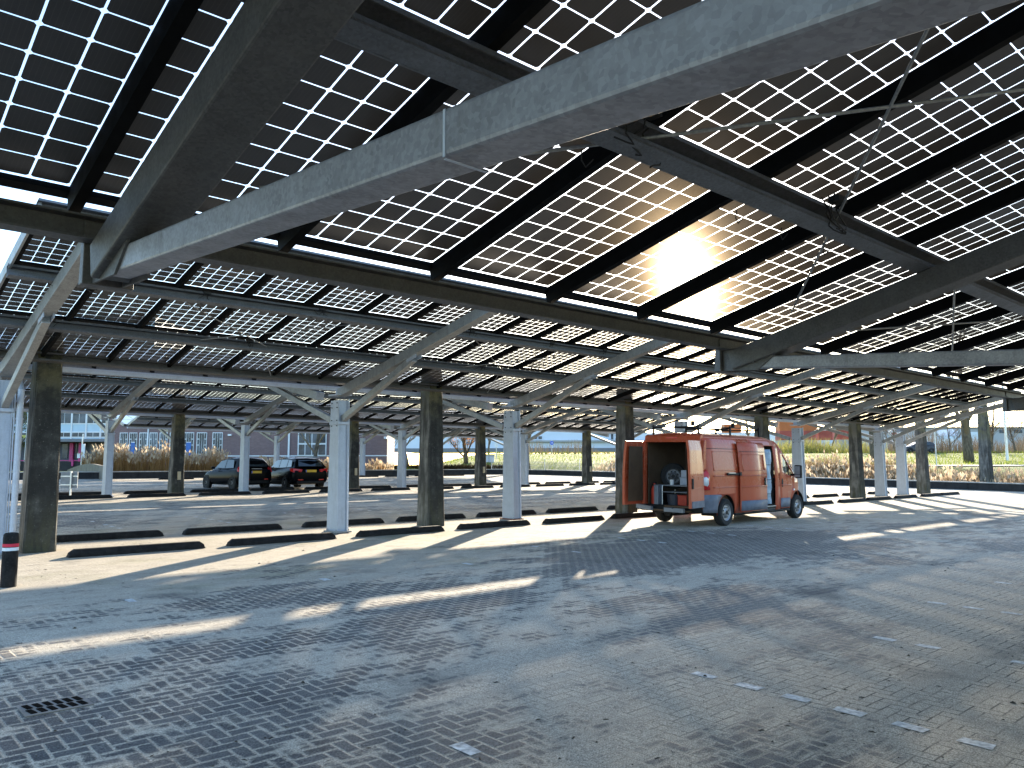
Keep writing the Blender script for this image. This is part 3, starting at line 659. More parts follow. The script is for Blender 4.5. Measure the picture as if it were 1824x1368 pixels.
def van():
    v = empty('cargo_van', (0, 0, 0), 'orange red panel van with rear doors and side door standing open', 'van')
    YH = .965; AR = .435; WB = 3.93; WR = .335
    ysec = [(.28, .955), (.62, .968), (1.30, .965), (1.95, .895), (2.12, .855), (2.20, .80), (2.262, .66), (2.29, .40), (2.295, 0)]
    def yat(z):
        if z <= ysec[0][0]: return ysec[0][1]
        for (a, u), (b, w) in zip(ysec, ysec[1:]):
            if z <= b: return u + (w - u) * (z - a) / (b - a)
        return 0
    def front(x, z):            # rounding of the nose in plan
        k = max(0, (x - 3.55) / .95); return 1 - .30 * k ** 2.6
    def skin(poly, side, name, mat, parent, off=0, thick=.03, cuts=()):
        # flat outline -> curved panel; sliced in z and x so it can follow the section
        bm = bmesh.new(); vs = [bm.verts.new((p[0], 0, p[1])) for p in poly]; bm.faces.new(vs)
        for z in [.45, .62, .8, 1.0, 1.15, 1.3, 1.45, 1.6, 1.78, 1.95, 2.04, 2.12, 2.16]:
            bmesh.ops.bisect_plane(bm, geom=bm.verts[:] + bm.edges[:] + bm.faces[:], plane_co=(0, 0, z), plane_no=(0, 0, 1))
        for x in [-.5, .5, 1.5, 2.4, 3.0, 3.3, 3.55, 3.75, 3.95, 4.1, 4.25, 4.36, 4.44]:
            bmesh.ops.bisect_plane(bm, geom=bm.verts[:] + bm.edges[:] + bm.faces[:], plane_co=(x, 0, 0), plane_no=(1, 0, 0))
        m = MB(); idx = {}
        for q in bm.verts:
            x, z = q.co.x, q.co.z; rear = max(0, (-.80 - x) / .2); k = 1 - .05 * rear ** 2
            idx[q] = len(m.v); m.v.append(Vector((x, side * (yat(z) * front(x, z) * k + off), z)))
        for f in bm.faces: m.f.append([idx[q] for q in f.verts]); m.m.append(0)
        bm.free()
        o = m.build(name, mat, parent, fix=True)
        # outward normals: make them face away from the centre line
        me = o.data; me.calc_loop_triangles()
        s = sum(p.normal.y * p.area for p in me.polygons)
        if s * side < 0: me.flip_normals()
        if thick:
            md = o.modifiers.new('thick', 'SOLIDIFY'); md.thickness = thick; md.offset = -1
        me.polygons.foreach_set('use_smooth', [True] * len(me.polygons)); me.set_sharp_from_angle(angle=R(30))
        return o
    arch_r = circ(0, WR, AR, 180, 0, 16); arch_f = circ(WB, WR, AR, 180, 0, 16)
    roofz = 2.17
    # right side: rear quarter, pillar round the sliding door, cab
    for side in (-1, 1):
        if side < 0:
            rq = [(-1.0, .80), (-.985, 1.5), (-.94, 2.0), (-.88, roofz), (1.30, roofz), (1.30, .30), (.45, .30)] + arch_r[::-1][0:] 
            rq = [(-1.0, .42), (-.995, 1.2), (-.96, 1.8), (-.90, roofz), (1.30, roofz), (1.30, .30), (.44, .30)] + circ(0, WR, AR, -5, 188, 18) + [(-.44, .42)]
            body = body_r = skin(rq, side, 'body', M['van'], v)
            skin([(1.30, 2.04), (1.30, roofz), (2.66, roofz), (2.66, 2.04)], side, 'door_header', M['van'], body)
            skin([(2.62, .30), (2.62, 2.04), (2.66, 2.04), (2.66, roofz), (2.78, 2.15), (2.86, 2.05), (2.86, .30)], side, 'pillar', M['van'], body)
        else:
            lq = [(-1.0, .42), (-.995, 1.2), (-.96, 1.8), (-.90, roofz), (2.66, roofz), (2.78, 2.15), (2.86, 2.05), (2.86, .30), (.44, .30)] + circ(0, WR, AR, -5, 188, 18) + [(-.44, .42)]
            skin(lq, side, 'side_panel', M['van'], body)
        # front door with window, wing
        dn = [(2.88, .32), (2.88, 2.0), (3.00, 1.92), (3.10, 1.80), (3.06, 1.36), (3.16, 1.27), (3.52, 1.20), (3.60, 1.20), (3.62, .92), (3.52, .70), (3.47, .50), (3.44, .32)]
        fd = skin(dn, side, 'front_door', M['van'], v)
        fr = [(3.00, 1.93), (3.10, 1.81), (3.40, 1.50), (3.74, 1.16), (3.60, 1.20), (3.52, 1.205), (3.16, 1.275), (3.06, 1.365), (3.10, 1.78), (3.0, 1.90)]
        win = skin([(2.98, 1.90), (3.42, 1.50), (3.66, 1.235), (3.52, 1.205), (3.16, 1.275), (3.04, 1.37)], side, 'side_window', M['clearwin'], fd, off=-.012, thick=0)
        f2 = skin([(3.30, 1.60), (3.345, 1.56), (3.41, 1.22), (3.36, 1.23)], side, 'window_bar', M['trim'], fd, off=.002, thick=.01)
        skin([(2.86, 2.05), (2.78, 2.15), (2.95, 2.04), (3.12, 1.87), (3.45, 1.53), (3.78, 1.20), (3.74, 1.16), (3.66, 1.235), (3.42, 1.50), (2.98, 1.91), (2.885, 2.0)], side, 'windscreen_pillar', M['van'], body)
        skin([(3.62, 1.20), (3.80, 1.17), (4.05, 1.09), (4.26, .98), (4.40, .84), (4.46, .70), (4.47, .5), (4.36, .42)] + circ(WB, WR, AR, 8, 150, 14) + [(3.50, .66), (3.62, .92)], side, 'wing', M['van'], body)
        skin([(4.35, .42), (4.47, .5), (4.47, .30), (4.40, .26), (4.34, .28)], side, 'front_bumper_end', M['clad'], body)
        skin([(2.885, .345), (2.885, .60), (3.455, .60), (3.42, .345)], side, 'door_cladding', M['clad'], fd, off=.010, thick=.012)
        if side < 0:
            skin(circ(3.0, 0, .0, 0, 1, 1)[:0] + [(2.955, .93), (2.945, 1.0), (2.955, 1.10), (2.985, 1.14), (3.02, 1.10), (3.03, 1.0), (3.02, .93), (2.985, .90)], side, 'handle', M['trim'], fd, off=.012, thick=.01)
            skin([(3.66, .80), (3.74, .80), (3.74, .84), (3.66, .84)], side, 'side_repeater', M['clearlamp'], body, off=.008, thick=.01)
        # raised strakes along the flank and at the door
        for zz in (.955, 1.235):
            segs = [(-.62, 1.24)] if side < 0 else [(-.62, 2.8)]
            for a, b in segs: skin([(a, zz - .012), (a, zz + .012), (b, zz + .012), (b, zz - .012)], side, 'strake', M['van'], body, off=.016, thick=.016)
            if zz < 1: skin([(2.89, zz - .012), (2.89, zz + .012), (3.55, zz + .012), (3.55, zz - .012)], side, 'strake', M['van'], fd, off=.016, thick=.016)
        skin([(-.84, 1.90), (-.84, 1.912), (1.24, 1.912), (1.24, 1.90)], side, 'seam', M['trim'], body, off=.003, thick=.004)
        # grey bumper corner wrapping to the wheel arch
        skin([(-1.01, .36), (-1.01, .79), (-.30, .78), (-.235, .74), (-.30, .70), (-.40, .58), (-.45, .42), (-.455, .34)], side, 'bumper_corner', M['clad'], body, off=.014, thick=.03)
        # tail lamp
        rl = skin([(-1.005, .90), (-1.0, 1.30), (-.93, 1.40), (-.83, 1.30), (-.79, 1.10), (-.80, .90)], side, 'tail_lamp', M['redlamp'], body, off=.012, thick=.02)
        skin([(-1.012, 1.02), (-1.01, 1.20), (-.93, 1.22), (-.86, 1.17), (-.85, 1.04), (-.90, .99)], side, 'reversing_lamp', M['clearlamp'], rl, off=.018, thick=.01)
        skin([(.0, .30), (.44, .30), (.44, .24), (3.48, .24), (3.48, .30), (2.9, .31), (1.3, .31)][1:], side, 'sill', M['trim'], body, off=-.02, thick=.03)
    # sliding door, slid back outside the flank
    sd = skin([(.57, .33), (.57, 2.02), (.60, 2.09), (1.92, 2.09), (1.95, 2.02), (1.95, .33)], -1, 'sliding_door', M['van'], v, off=.085, thick=.045)
    skin([(.575, .345), (.575, .60), (1.945, .60), (1.945, .345)], -1, 'door_cladding', M['clad'], sd, off=.097, thick=.012)
    for zz in (.955, 1.235): skin([(.59, zz - .014), (.59, zz + .014), (1.94, zz + .014), (1.94, zz - .014)], -1, 'strake', M['van'], sd, off=.103, thick=.016)
    skin([(.58, 1.84), (.58, 1.852), (1.945, 1.852), (1.945, 1.84)], -1, 'seam', M['trim'], sd, off=.088, thick=.004)
    skin([(1.80, .98), (1.79, 1.06), (1.80, 1.15), (1.835, 1.18), (1.87, 1.15), (1.88, 1.06), (1.87, .98), (1.835, .95)], -1, 'handle', M['trim'], sd, off=.10, thick=.012)
    skin([(1.845, .985), (1.845, 1.16), (1.86, 1.16), (1.87, .99)], -1, 'handle_bar', M['alu'], sd, off=.112, thick=.006)
    m = MB(); m.bar((-.02, -1.00, 1.275), (.62, -1.03, 1.275), .03, .05); m.bar((-.02, -.985, 1.30), (.60, -1.02, 1.30), .012, .012); m.box((.56, -1.035, 1.28), (.08, .05, .09))
    m.build('door_runner', M['trim'], sd); 
    m = MB(); m.bar((.02, -1.02, 1.305), (.34, -1.03, 1.305), .02, .018); m.build('runner_rail', M['alu'], sd)
    # pressed panel outlines
    def pressing(x0, x1, z0, z1, par, off, nm='pressing'):
        t_ = .012
        for q in ([(x0, z0), (x0, z0 + t_), (x1, z0 + t_), (x1, z0)], [(x0, z1 - t_), (x0, z1), (x1, z1), (x1, z1 - t_)], [(x0, z0), (x0 + t_, z0), (x0 + t_, z1), (x0, z1)], [(x1 - t_, z0), (x1, z0), (x1, z1), (x1 - t_, z1)]):
            skin(q, -1, nm, M['van'], par, off=off, thick=.012)
    pressing(-.58, .50, 1.36, 1.84, body_r, .009); pressing(.70, 1.84, 1.36, 1.78, sd, .096)
    # roof, with shallow ribs and a bow at the front
    m = MB(); N = 28
    prof = [(yat(z), z) for z in (roofz, 2.20, 2.24, 2.262, 2.28, 2.29, 2.295)]
    pts = [(-y, z) for y, z in prof] + [(-.2, 2.296), (.0, 2.297), (.2, 2.296)] + [(y, z) for y, z in prof[::-1]]
    vs = []
    for i in range(N):
        x = -.90 + (2.78 + .90) * i / (N - 1); k = 1.0; dz = 0
        if x > 2.2: dz = -.10 * ((x - 2.2) / .58) ** 2
        if x < -.7: dz = -.05 * ((-.7 - x) / .2) ** 2
        for y, z in pts: vs.append((x, y, roofz + (z - roofz) * (1 + dz * 4) + dz * .25 + (.004 if i % 4 < 2 and abs(y) < .6 else 0)))
    K = len(pts); m.add(vs, [(i*K+j, i*K+j+1, (i+1)*K+j+1, (i+1)*K+j) for i in range(N-1) for j in range(K-1)])
    m.build('roof', M['van'], v, smooth='auto', solid=.02)
    # windscreen, bonnet, nose
    m = MB(); scr = []
    for x, z, hw in ((2.78, 2.13, .80), (3.10, 1.84, .86), (3.45, 1.50, .89), (3.78, 1.19, .90)):
        for t in (-1, -.6, -.2, .2, .6, 1): scr.append((x + .10 * (1 - t * t), t * hw, z + .015 * (1 - t * t)))
    m.add(scr, [(i*6+j, i*6+j+1, (i+1)*6+j+1, (i+1)*6+j) for i in range(3) for j in range(5)]); m.build('windscreen', M['clearwin'], v, smooth=True)
    m = MB(); bn = []
    for x, z in ((3.76, 1.20), (3.95, 1.14), (4.15, 1.06), (4.32, .95), (4.43, .82), (4.50, .66), (4.52, .45), (4.48, .28)):
        for t in (-1, -.75, -.4, 0, .4, .75, 1):
            hw = yat(z) * front(min(x, 4.46), z); bn.append((x + .13 * (1 - t*t) * min(1, (x - 3.7) * 2), t * hw, z + .03 * (1 - t*t)))
    m.add(bn, [(i*7+j, i*7+j+1, (i+1)*7+j+1, (i+1)*7+j) for i in range(7) for j in range(6)]); m.build('bonnet', M['van'], v, smooth=True)
    m = MB(); m.bx(4.44, 4.60, -.62, .62, .36, .62); m.build('grille', M['trim'], v, bevel=.03)
    for s in (-1, 1):
        m = MB(); m.lathe([(0, -.02), (.12, -.01), (.14, .0), (.12, .02)], (4.36, s * .66, .84), 'X', 16); m.build('headlight', M['clearlamp'], v)
        # mirror
        m = MB(); m.box((3.66, s * 1.12, 1.32), (.13, .20, .36)); mo = m.build('wing_mirror', M['trim'], v, bevel=.035)
        m = MB(); m.bar((3.70, s * .90, 1.22), (3.66, s * 1.06, 1.24), .07, .06); m.build('mirror_arm', M['trim'], mo)
        m = MB(); m.box((3.588, s * 1.12, 1.36), (.008, .155, .22)); m.build('mirror_glass', M['rim'], mo)
        m = MB(); m.box((3.588, s * 1.12, 1.20), (.008, .150, .07)); m.build('small_mirror_glass', M['rim'], mo)
        wheel(v, 0, s * .86, WR, .22, s); wheel(v, WB, s * .86, WR, .22, s)
        # dark inner arch
        for cx in (0, WB):
            m = MB(); a = circ(cx, WR, AR + .015, -10, 190, 16); a2 = circ(cx, WR, AR + .03, 190, -10, 16)
            m.prism(a + a2, s * .52, s * .93); m.build('wheel_arch', M['trim'], v)
    # inside: floor, bulkhead, lining, cab seat
    m = MB(); m.bx(-.96, 3.6, -.88, .88, .40, .44); m.build('floor', M['ply'], v)
    m = MB(); m.bx(2.66, 2.70, -.86, .86, .44, 2.10); m.build('bulkhead', M['ply'], v)
    m = MB(); m.bx(-.80, 2.64, .80, .83, .44, 2.08); m.bx(-.78, 1.2, -.83, -.80, .44, 2.05); m.bx(-.85, 2.64, -.8, .8, 2.14, 2.16); m.build('lining', M['hardboard'], v)
    m = MB(); m.bx(2.80, 3.25, -.75, -.15, .44, .85); m.bx(2.76, 2.90, -.75, -.15, .85, 1.55); m.bx(3.45, 3.75, -.8, .8, .75, 1.12); m.build('cab_interior', M['trim'], v, bevel=.05)
    m = MB(); m.bx(1.3, 2.64, -.95, -.80, .33, .40); m.build('step', M['trim'], v); m = MB(); m.bx(1.95, 2.62, -.965, -.93, .395, .41); m.build('step_edge', M['alu'], v)
    # rear frame of the opening
    m = MB()
    for s in (-1, 1):
        m.prism([(-1.005, .44), (-1.0, 1.3), (-.955, 1.95), (-.92, 2.10), (-.84, 2.10), (-.90, .44)], min(s*.80, s*.92), max(s*.80, s*.92))
    m.prism([(-.955, 2.06), (-.93, 2.22), (-.84, 2.265), (-.80, 2.06)], -.82, .82)
    m.build('rear_frame', M['van'], v, bevel=.015)
    m = MB(); m.bx(-.955, -.94, -.16, .16, 2.15, 2.185); m.build('brake_lamp', M['redlamp'], v)
    m = MB(); m.bx(-1.06, -.86, -.88, .88, .34, .50); m.build('rear_bumper', M['trim'], v, bevel=.03)
    m = MB(); m.bx(-1.16, -.98, -.72, .10, .46, .50); m.bx(-1.14, -1.02, -.62, .62, .36, .395); m.build('step_board', M['hardboard'], v)
    m = MB(); m.bar((-1.10, .95, .45), (-1.22, .42, .41), .08, .10); m.bar((-1.20, .05, .40), (-1.24, -.52, .40), .08, .10); m.build('tow_bar', M['signback'], v)
    m = MB(); m.tube([(-1.0, -.2, .36), (-1.22, -.2, .33), (-1.24, -.2, .43)], .022, 8); m.lathe([(0, -.03), (.02, -.022), (.028, 0), (.02, .022), (0, .03)], (-1.24, -.2, .45), n=12); m.build('tow_hook', M['iron'], v)
    m = MB(); m.tube([(-.7, .3, .30), (.2, .3, .30)], .10, 10); m.bx(-.5, 3.2, -.5, -.42, .30, .42); m.bx(-.5, 3.2, .42, .5, .30, .42); m.tube([(0, -.8, .33), (0, .8, .33)], .06, 8); m.build('underbody', M['trim'], v)
    # rear doors: built shut, then swung on their hinges
    def rear_door(s, ang, inner):
        o_ = Vector((-.985, s * .865, 0)); pr = empty('rear_door', o_); pr.parent = v; pr.location = o_
        out = [(-1.02, .50), (-1.015, 1.3), (-.985, 1.85), (-.95, 2.08)]
        m = MB(); n = len(out); w = .84
        vs = []
        for x, z in out:
            iw = w - .03 * max(0, z - 1.3)
            for t in (0, .08, .5, .92, 1): vs.append((x - .01 * (1 - (2*t-1)**4), s * (.865 - .05 * max(0, z - 1.3) - t * (iw - .05 * max(0, z - 1.3))), z))
        m.add(vs, [(i*5+j, i*5+j+1, (i+1)*5+j+1, (i+1)*5+j) for i in range(n-1) for j in range(4)])
        d = m.build('door_skin', M['van'], pr)
        md = d.modifiers.new('thick', 'SOLIDIFY'); md.thickness = .06; md.offset = 0; 
        m = MB()
        m.add([(-.935, s*.80, .58), (-.935, s*.10, .58), (-.90, s*.10, 1.95), (-.90, s*.73, 1.95)], [(0,1,2,3)]); m.build('door_lining', M['hardboard'], pr, solid=.006)
        m = MB(); m.box((-1.065, s * .12, 1.07), (.02, .09, .24)); m.build('handle', M['trim'], pr, bevel=.008)
        m = MB()
        for zz in (.955, 1.235): m.box((-1.062, s * .45, zz), (.02, .66, .024))
        m.build('strake', M['van'], pr)
        m = MB(); m.box((-1.055, s * .45, .58), (.03, .76, .16)); m.build('door_cladding', M['clad'], pr, bevel=.006)
        m = MB()
        for zz in (.75, 1.7): m.box((-1.02, s * .885, zz), (.05, .06, .10))
        m.build('hinge', M['van'], pr)
        pr.rotation_euler = (0, 0, ang)
        return pr
    rear_door(-1, R(100), False); rear_door(1, R(-86), True)
    # roof bars
    m = MB()
    for x in (-.78, .75, 2.30):
        m.tube([(x, -.66, 2.44), (x, .66, 2.44)], .018, 8)
        for s in (-1, 1): m.bx(x - .02, x + .02, s*.66 - .02, s*.66 + .02, 2.22, 2.50)
    for s in (-.62, .62): m.bar((-.9, s, 2.465), (2.4, s, 2.465), .035, .02)
    m.tube([(-.2, .45, 2.475), (2.6, .45, 2.475)], .02, 6); m.bx(-.95, -.88, -.62, -.55, 2.46, 2.58); m.bx(1.05, 1.10, -.60, -.52, 2.46, 2.60)
    m.build('roof_bars', M['trim'], v)
    P = Vector((17.21, 11.17, gz(11.4))); ang = R(3.07)
    Q = Matrix.Rotation(ang, 3, 'Z'); off = Q @ Vector((0, -.90, 0))
    v.location = P - off; v.rotation_euler = (R(1.0), 0, ang); v.location.z = gz(v.location.y) + .002
    T = Matrix.Translation(v.location) @ Matrix.Rotation(ang, 4, 'Z') @ Matrix.Rotation(R(1.0), 4, 'X')
    # load: top-level things resting in the van
    def ld(o, label, cat, group=None):
        o.matrix_world = T @ Matrix.Translation(WPOS[o]); tag(o, label, cat, group)
    sp = empty('spare_wheel', (0, 0, 0)); 
    w = wheel(sp, 0, 0, .335, .21, -1, 'tyre'); [c.data.materials.__setitem__(0, M['dullrim']) for c in w.children]; sp.matrix_world = T @ Matrix.Translation((-.30, .38, 1.20)) @ Matrix.Rotation(R(-62), 4, 'Z') @ Matrix.Translation((0, 0, -.335))
    tag(sp, 'spare wheel with steel rim hung high inside the open rear of the van', 'wheel')
    def rack():
        r = empty('work_table', (-.45, .10, .44))
        m = MB(); m.bx(-.75, -.15, -.40, .44, .96, .985); m.bx(-.75, -.15, -.40, .44, .80, .815); m.build('shelf', M['signback'], r)
        m = MB()
        for x in (-.74, -.16):
            for y in (-.39, .43): m.tube([(x, y, .44), (x, y, .98)], .013, 6)
        m.build('leg', M['alu'], r); ld(r, 'low metal shelf table standing inside the open rear of the van', 'table')
    rack()
    m = MB(); m.lathe([(.16, 0), (.19, .30), (.195, .31), (.17, .31), (.15, .02)], (-.55, .20, .445), n=20); ld(m.build('bucket', M['darkbin']), 'dark round bucket under the shelf table in the van', 'bucket')
    m = MB(); m.bx(-.75, -.45, -.28, -.03, .445, .74); m.bx(-.76, -.44, -.29, -.02, .72, .745); ld(m.build('plastic_crate', M['redbox'], bevel=.01), 'red plastic crate on the van floor beside the dark bucket', 'crate')
    m = MB(); m.bx(-.60, -.40, -.22, .0, .99, 1.18); m.bx(-.61, -.39, -.23, .01, 1.16, 1.18); ld(m.build('storage_box', M['greybin'], bevel=.01), 'grey blue storage box standing on the shelf table in the van', 'box')
    m = MB(); m.bx(-.58, -.40, -.22, -.02, 1.182, 1.36); ld(m.build('storage_box', M['greybin'], bevel=.01), 'upper pale box stacked on the grey blue storage box in the van', 'box')
    m = MB(); m.lathe([(.05, 0), (.055, .13), (.045, .13), (.04, .01)], (-.62, .22, .988), n=16); ld(m.build('cup', M['white']), 'small white cup on the shelf table inside the van', 'cup')
    m = MB(); m.lathe([(.0, 0), (.085, .0), (.085, .42), (.06, .50), (.03, .52), (.03, .58), (0, .58)], (-.80, .62, .445), n=18); fe = m.build('gas_cylinder', M['redbox'], smooth='auto')
    m = MB(); m.box((-.80, .62, 1.03), (.05, .09, .05)); m.tube([(-.80, .66, 1.03), (-.78, .74, .9), (-.82, .72, .7)], .012, 6); m.build('valve', M['trim'], fe); ld(fe, 'narrow red cylinder standing by the left edge of the van opening', 'cylinder')
    m = MB(); m.bx(-.92, -.72, .44, .56, .445, .98); m.bx(-.93, -.71, .43, .57, .96, .985); ld(m.build('jerry_can', M['signback'], bevel=.02), 'grey upright case beside the red cylinder in the van', 'case')
    # wrapped roll and cable reel at the side door
    m = MB(); rn = random.Random(2); rows = []
    for i in range(15):
        z = .46 + 1.46 * i / 14
        for k in range(14):
            a = 2 * math.pi * k / 14; r = .205 + .02 * math.sin(3*a + i) + rn.uniform(-.012, .012); rows.append((2.43 + r * math.cos(a) * .85, -.70 + r * math.sin(a), z))
    m.add(rows, [(i*14+k, i*14+(k+1) % 14, (i+1)*14+(k+1) % 14, (i+1)*14+k) for i in range(14) for k in range(14)] + [tuple(14*14+k for k in range(14))])
    fo = m.build('wrapped_roll', M['film'], smooth=True)
    m = MB()
    for zz in (.72, 1.10, 1.5): m.lathe([(.225, 0), (.225, .012)], (2.43, -.70, zz), n=14)
    m.build('strap', M['trim'], fo); ld(fo, 'tall grey roll wrapped in plastic standing in the side door of the van', 'roll')
    cr = empty('cable_reel', (2.12, -.72, .445))
    m = MB(); m.lathe([(.03, -.07), (.15, -.07), (.15, -.055), (.09, -.05), (.09, .05), (.15, .055), (.15, .07), (.03, .07)], (2.08, -.82, .60), 'Y', 22); m.build('drum', M['blue'], cr)
    m = MB(); m.tube([(1.96, -.90, .447), (2.08, -.90, .80), (2.20, -.90, .447)], .011, 6); m.build('stand', M['alu'], cr); ld(cr, 'blue cable reel on the floor of the van side door', 'cable reel')
    # rag and bottle left on the rear step
    m = MB(); m.lathe([(.0, 0), (.045, .0), (.045, .14), (.02, .18), (.02, .21), (0, .21)], (-1.06, -.80, .505), n=12); ld(m.build('bottle', M['white']), 'white bottle standing on the rear bumper corner of the van', 'bottle')
    return v
van()
# cars: lofted body, glasshouse shell with separate panes
def car(name, length, width, height, wb, stations, glass, label, paint, estate, rimk=.62, plate=True, group=None):
    c = empty(name, (0, 0, 0), label, 'car', group); hw = width / 2; ra = .68      # rear axle at x = 0, tail at -ra
    r = .31
    # stations: (x, z_bottom, z_belt, half width at belt factor)
    m = MB(); sec = []
    for x, zb, zt, k, cr in stations:
        w = hw * k; sec.append([(x, 0, zb), (x, w*.80, zb), (x, w*.97, zb+.10), (x, w, zb+.28), (x, w*.985, (zb+.28+zt)/2), (x, w*.93, zt-.04), (x, w*.85, zt), (x, w*.4, zt+cr*.8), (x, 0, zt+cr)])
    n = len(sec[0]); vs = []
    for s in sec: vs += s + [(p[0], -p[1], p[2]) for p in s[-2:0:-1]]
    K = 2 * n - 2
    m.add(vs, [(i*K+j, i*K+(j+1) % K, (i+1)*K+(j+1) % K, (i+1)*K+j) for i in range(len(sec)-1) for j in range(K)] + [tuple(range(K))[::-1], tuple((len(sec)-1)*K+j for j in range(K))])
    b = m.build('body', paint, c, smooth='auto'); md = b.modifiers.new('sub', 'SUBSURF'); md.levels = md.render_levels = 2
    for s in (-1, 1):
        for cx in (0, wb):
            m = MB(); m.lathe([(.0, 0), (r + .045, 0), (r + .045, -.02)], (cx, s * (hw * .985), r + .01), 'Y', 28); m.build('wheel_arch', M['trim'], c)
            wheel(c, cx, s * (hw - .10), r, .205, s, rimr=rimk, spokes=5)
    # glasshouse
    m = MB(); g = glass; vs = []          # (x, z, half width)
    for x, z, w in g: vs += [(x, -w, z), (x, -w*.55, z + .012), (x, 0, z + .016), (x, w*.55, z + .012), (x, w, z)]
    return c, hw, r
def loft_roof(c, ribs, paint):
    # ribs: list of (x, z_belt, w_belt, z_top, w_top) -> roof skin + pillars as one shell, panes slightly proud
    m = MB(); vs = []
    for x, zb, wb_, zt, wt in ribs:
        vs += [(x, -wb_, zb), (x, -(wb_*.35+wt*.65), zb+(zt-zb)*.62), (x, -wt, zt-.035), (x, -wt*.86, zt), (x, 0, zt+.022), (x, wt*.86, zt), (x, wt, zt-.035), (x, wb_*.35+wt*.65, zb+(zt-zb)*.62), (x, wb_, zb)]
    n = 9; m.add(vs, [(i*n+j, i*n+j+1, (i+1)*n+j+1, (i+1)*n+j) for i in range(len(ribs)-1) for j in range(n-1)])
    return m.build('cabin', paint, c, smooth='auto')
def pane(c, pts, name='window', mat='carwin', parent=None):
    m = MB(); m.face(pts); return m.build(name, M[mat], parent or c, solid=.004)
def hatchback(label):
    hw = .86
    st = [(-.66, .45, .78, .80, .01), (-.64, .28, .92, .90, .01), (-.52, .22, 1.00, .985, .02), (0, .20, .97, 1.0, .03), (.9, .19, .93, 1.0, .03), (1.9, .19, .90, .99, .05), (2.5, .20, .88, .98, .06), (2.85, .20, .80, .93, .06), (3.18, .22, .66, .80, .03), (3.30, .30, .55, .66, .01)]
    c, hw, r = car('parked_car', 4.03, 1.72, 1.47, 2.54, st, [], label, M['black'], False, group='black cars parked in the far bays')
    cab = loft_roof(c, [(-.60, .98, .72, 1.00, .70), (-.46, .97, .74, 1.26, .62), (-.22, .95, .76, 1.43, .56), (.4, .94, .77, 1.47, .57), (1.0, .92, .77, 1.46, .56), (1.45, .90, .76, 1.36, .56), (1.95, .90, .74, 1.10, .62), (2.25, .90, .70, .93, .66)], M['black'])
    for s in (-1, 1):
        def q(x, z, k):    # on the flank
            return (x, s * (.775 - (z - .94) * .30 + k), z)
        pane(c, [q(.02, .99, .012), q(.80, .98, .012), q(.80, 1.37, .012), (q(.18, 1.35, .012))], 'side_window', parent=cab)
        pane(c, [q(.86, .98, .012), q(1.80, 1.00, .0), q(1.42, 1.31, .005), q(.86, 1.37, .012)], 'side_window', parent=cab)
        m = MB(); m.box((1.75, s * .90, 1.0), (.12, .16, .12)); m.build('wing_mirror', M['black'], c, bevel=.03)
        m = MB(); m.add([(-.62, s*.80, .80), (-.64, s*.60, .80), (-.60, s*.60, 1.02), (-.52, s*.78, 1.06), (-.45, s*.84, .98), (-.45, s*.855, .84)], [(0,1,2,3), (0,3,4,5)]); m.build('tail_light', M['redlamp'], c, solid=.03)
        m = MB(); m.tube([(.3, s*.872, .90), (.45, s*.872, .90)], .012, 6); m.tube([(1.2, s*.872, .90), (1.35, s*.872, .90)], .012, 6); m.build('handle', M['black'], c)
    pane(c, [(-.605, -.55, 1.06), (-.605, .55, 1.06), (-.36, .50, 1.36), (-.36, -.50, 1.36)], 'rear_window', parent=cab)
    pane(c, [(2.10, -.62, 1.03), (2.10, .62, 1.03), (1.52, .52, 1.35), (1.52, -.52, 1.35)], 'windscreen', parent=cab)
    pl = MB(); pl.box((-.672, 0, .80), (.015, .50, .11)); p = pl.build('number_plate', M['plate'], c); pl = MB(); pl.box((-.680, .235, .80), (.004, .035, .105)); pl.build('blue_strip', M['signblue'], p)
    m = MB(); m.box((-.665, 0, .95), (.03, .5, .03)); m.build('boot_trim', M['rim'], c)
    m = MB(); m.bx(-.70, -.60, -.62, .62, .28, .42); m.build('bumper_insert', M['trim'], c, bevel=.02)
    m = MB(); m.bx(-.71, -.68, .38, .56, .46, .50); m.bx(-.71, -.68, -.56, -.38, .46, .50); m.build('reflector', M['redlamp'], c)
    return c
